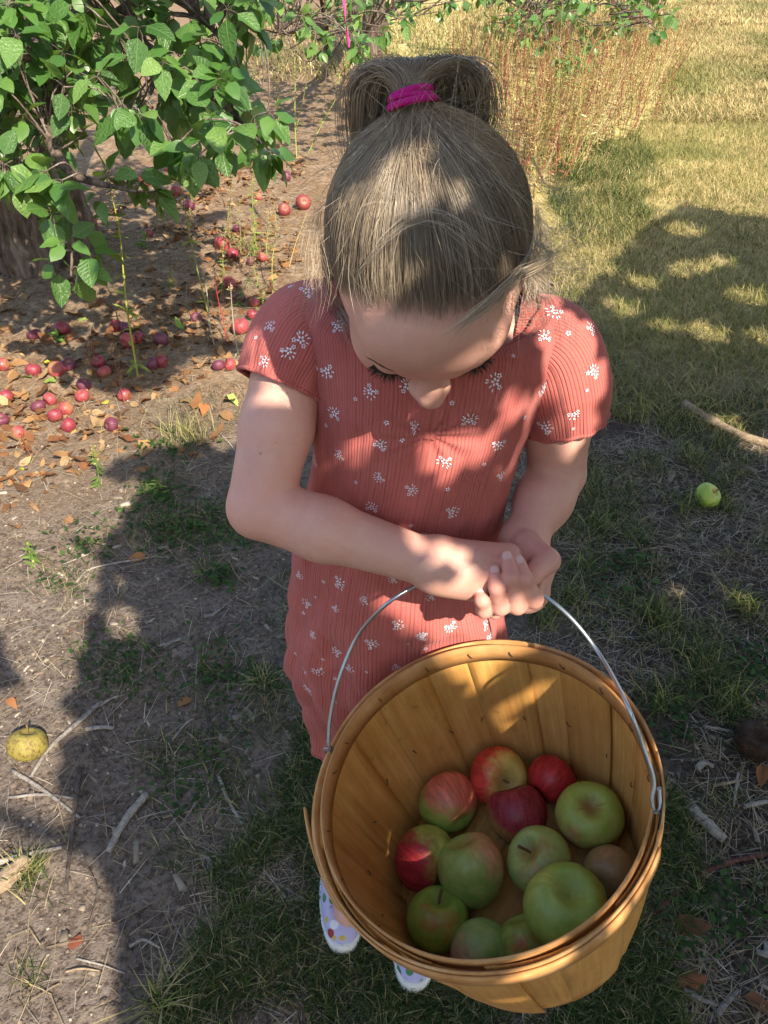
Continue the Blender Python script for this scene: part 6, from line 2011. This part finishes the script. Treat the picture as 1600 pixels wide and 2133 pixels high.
for u, v, r, n_ in ((770, 690, 60, 22), (880, 690, 70, 30), (985, 690, 60, 24), (880, 600, 75, 36), (960, 625, 60, 26), (800, 640, 60, 28), (850, 740, 60, 24), (950, 750, 50, 20), (895, 800, 45, 18), (895, 838, 40, 18), (1040, 720, 45, 14), (865, 310, 80, 26), (970, 320, 80, 26), (770, 340, 70, 22), (890, 520, 40, 12), (960, 510, 40, 10), (1040, 450, 55, 16), (690, 430, 45, 12), (690, 1010, 45, 14), (850, 900, 26, 8), (850, 1040, 45, 14), (985, 1040, 36, 10), (690, 760, 34, 10), (850, 845, 34, 10), (1120, 900, 36, 10), (640, 950, 55, 16), (560, 930, 60, 18), (530, 1040, 55, 16), (680, 1100, 50, 16), (790, 1140, 40, 12), (680, 1230, 55, 16), (730, 1340, 60, 18), (1150, 1010, 55, 16), (1110, 1090, 40, 12), (800, 1230, 40, 12), (1110, 760, 34, 10), (1060, 930, 26, 8), (1010, 860, 26, 8), (690, 880, 30, 8),
                  (900, 1670, 60, 16), (1000, 1800, 120, 40), (1180, 1880, 110, 36), (920, 1900, 90, 28), (1226, 1700, 70, 20), (1080, 1690, 60, 18), (800, 1600, 80, 26), (760, 1800, 90, 28), (880, 1480, 60, 20), (1260, 1500, 70, 22)):
    hit = bvh_all.ray_cast(Vector(tuple(CAMP)), Vector(tuple(unit(ray(u, v)))))
    if hit[0] is None: continue
    p = np.array(hit[0]); rad_ = r * ((p - CAMP) @ FW) / 1600
    e1 = unit(np.cross(TO_SUN, [0, 0, 1.0])); e2 = np.cross(TO_SUN, e1)
    rr_ = rad_ * np.sqrt(rC.random(n_)) * .85; aa_ = rC.uniform(0, 6.28, n_)
    zz = rC.uniform(1.74, 2.3, n_)
    add = p + TO_SUN * ((zz - p[2]) / TO_SUN[2])[:, None] + e1 * (rr_ * np.cos(aa_))[:, None] + e2 * (rr_ * np.sin(aa_))[:, None]
    cp = np.vstack([cp, add]); cl_size = np.concatenate([cl_size, rC.uniform(.045, .06, n_)])
ok = np.ones(len(cp), bool)
for p, r in gaps:
    w_ = cp - p
    al = w_ @ TO_SUN
    dist = np.linalg.norm(w_ - al[:, None] * TO_SUN, axis=1)
    ok &= ~((dist < r * .45 + .011) & (al > 0))
cp, cl_size = cp[ok], cl_size[ok]
a = rC.uniform(0, 6.28, len(cp))
dr = unit(np.stack([np.cos(a), np.sin(a), rC.normal(-.3, .3, len(cp))], -1))
nr = unit(TO_SUN + rC.normal(0, .55, (len(cp), 3)))
n_b = 11000                                              # unseen leaves added behind the viewer to cut the sky light
bp = np.stack([rC.uniform(-2.4, 2.8, n_b), rC.uniform(-2.9, -1.55, n_b), rC.uniform(.35, 2.15, n_b)], -1)
cp = np.vstack([cp, bp]); cl_size = np.concatenate([cl_size, rC.uniform(.06, .10, n_b)])
a = rC.uniform(0, 6.28, n_b)
dr = np.vstack([dr, unit(np.stack([np.cos(a), np.sin(a), rC.normal(-.6, .3, n_b)], -1))])
nr = np.vstack([nr, unit(np.array([0, .6, .6]) + rC.normal(0, .5, (n_b, 3)))])
cp0 = cp - dr * (cl_size * .5)[:, None]
V, Q, I = leaf_cloud(cp0, dr, nr, cl_size, TEMPS_LOW)
otr = np.array([2.7, -2.6, -.05])
over = empty('apple_tree', otr)
tag(over, 'apple tree overhead behind the viewer, seen only by its dappled shade on the ground', 'tree', 'apple trees of the orchard')
tag(child('foliage', V, Q, LEAFN, over, attrs={'rnd': np.clip(rC.normal(.5, .25, len(cp)), 0, 1)[I]}), kind='stuff')
Vt, Tt, Qt = limb([otr, otr + [-.05, .05, .6], otr + [.02, .1, 1.3], otr + [-.3, .4, 2.2], otr + [-.5, .7, 3.1]], .16, .06, 18, 36, .09)
child('trunk', Vt, [Tt, Qt], BARK, over)
for e in ((.6, -.9, 2.75), (1.6, .2, 2.8), (2.6, -.3, 2.7), (.2, -1.6, 2.8), (1.4, -1.2, 2.9)):
    e = np.array(e)
    Vt, Tt, Qt = limb([otr + [.02, .1, 1.4], (otr + [0, 0, 2.5]) * .55 + e * .45 + [0, 0, .15], e], .05, .012, 8, 20, .05)
    child('branch', Vt, [Tt, Qt], BARK, over)
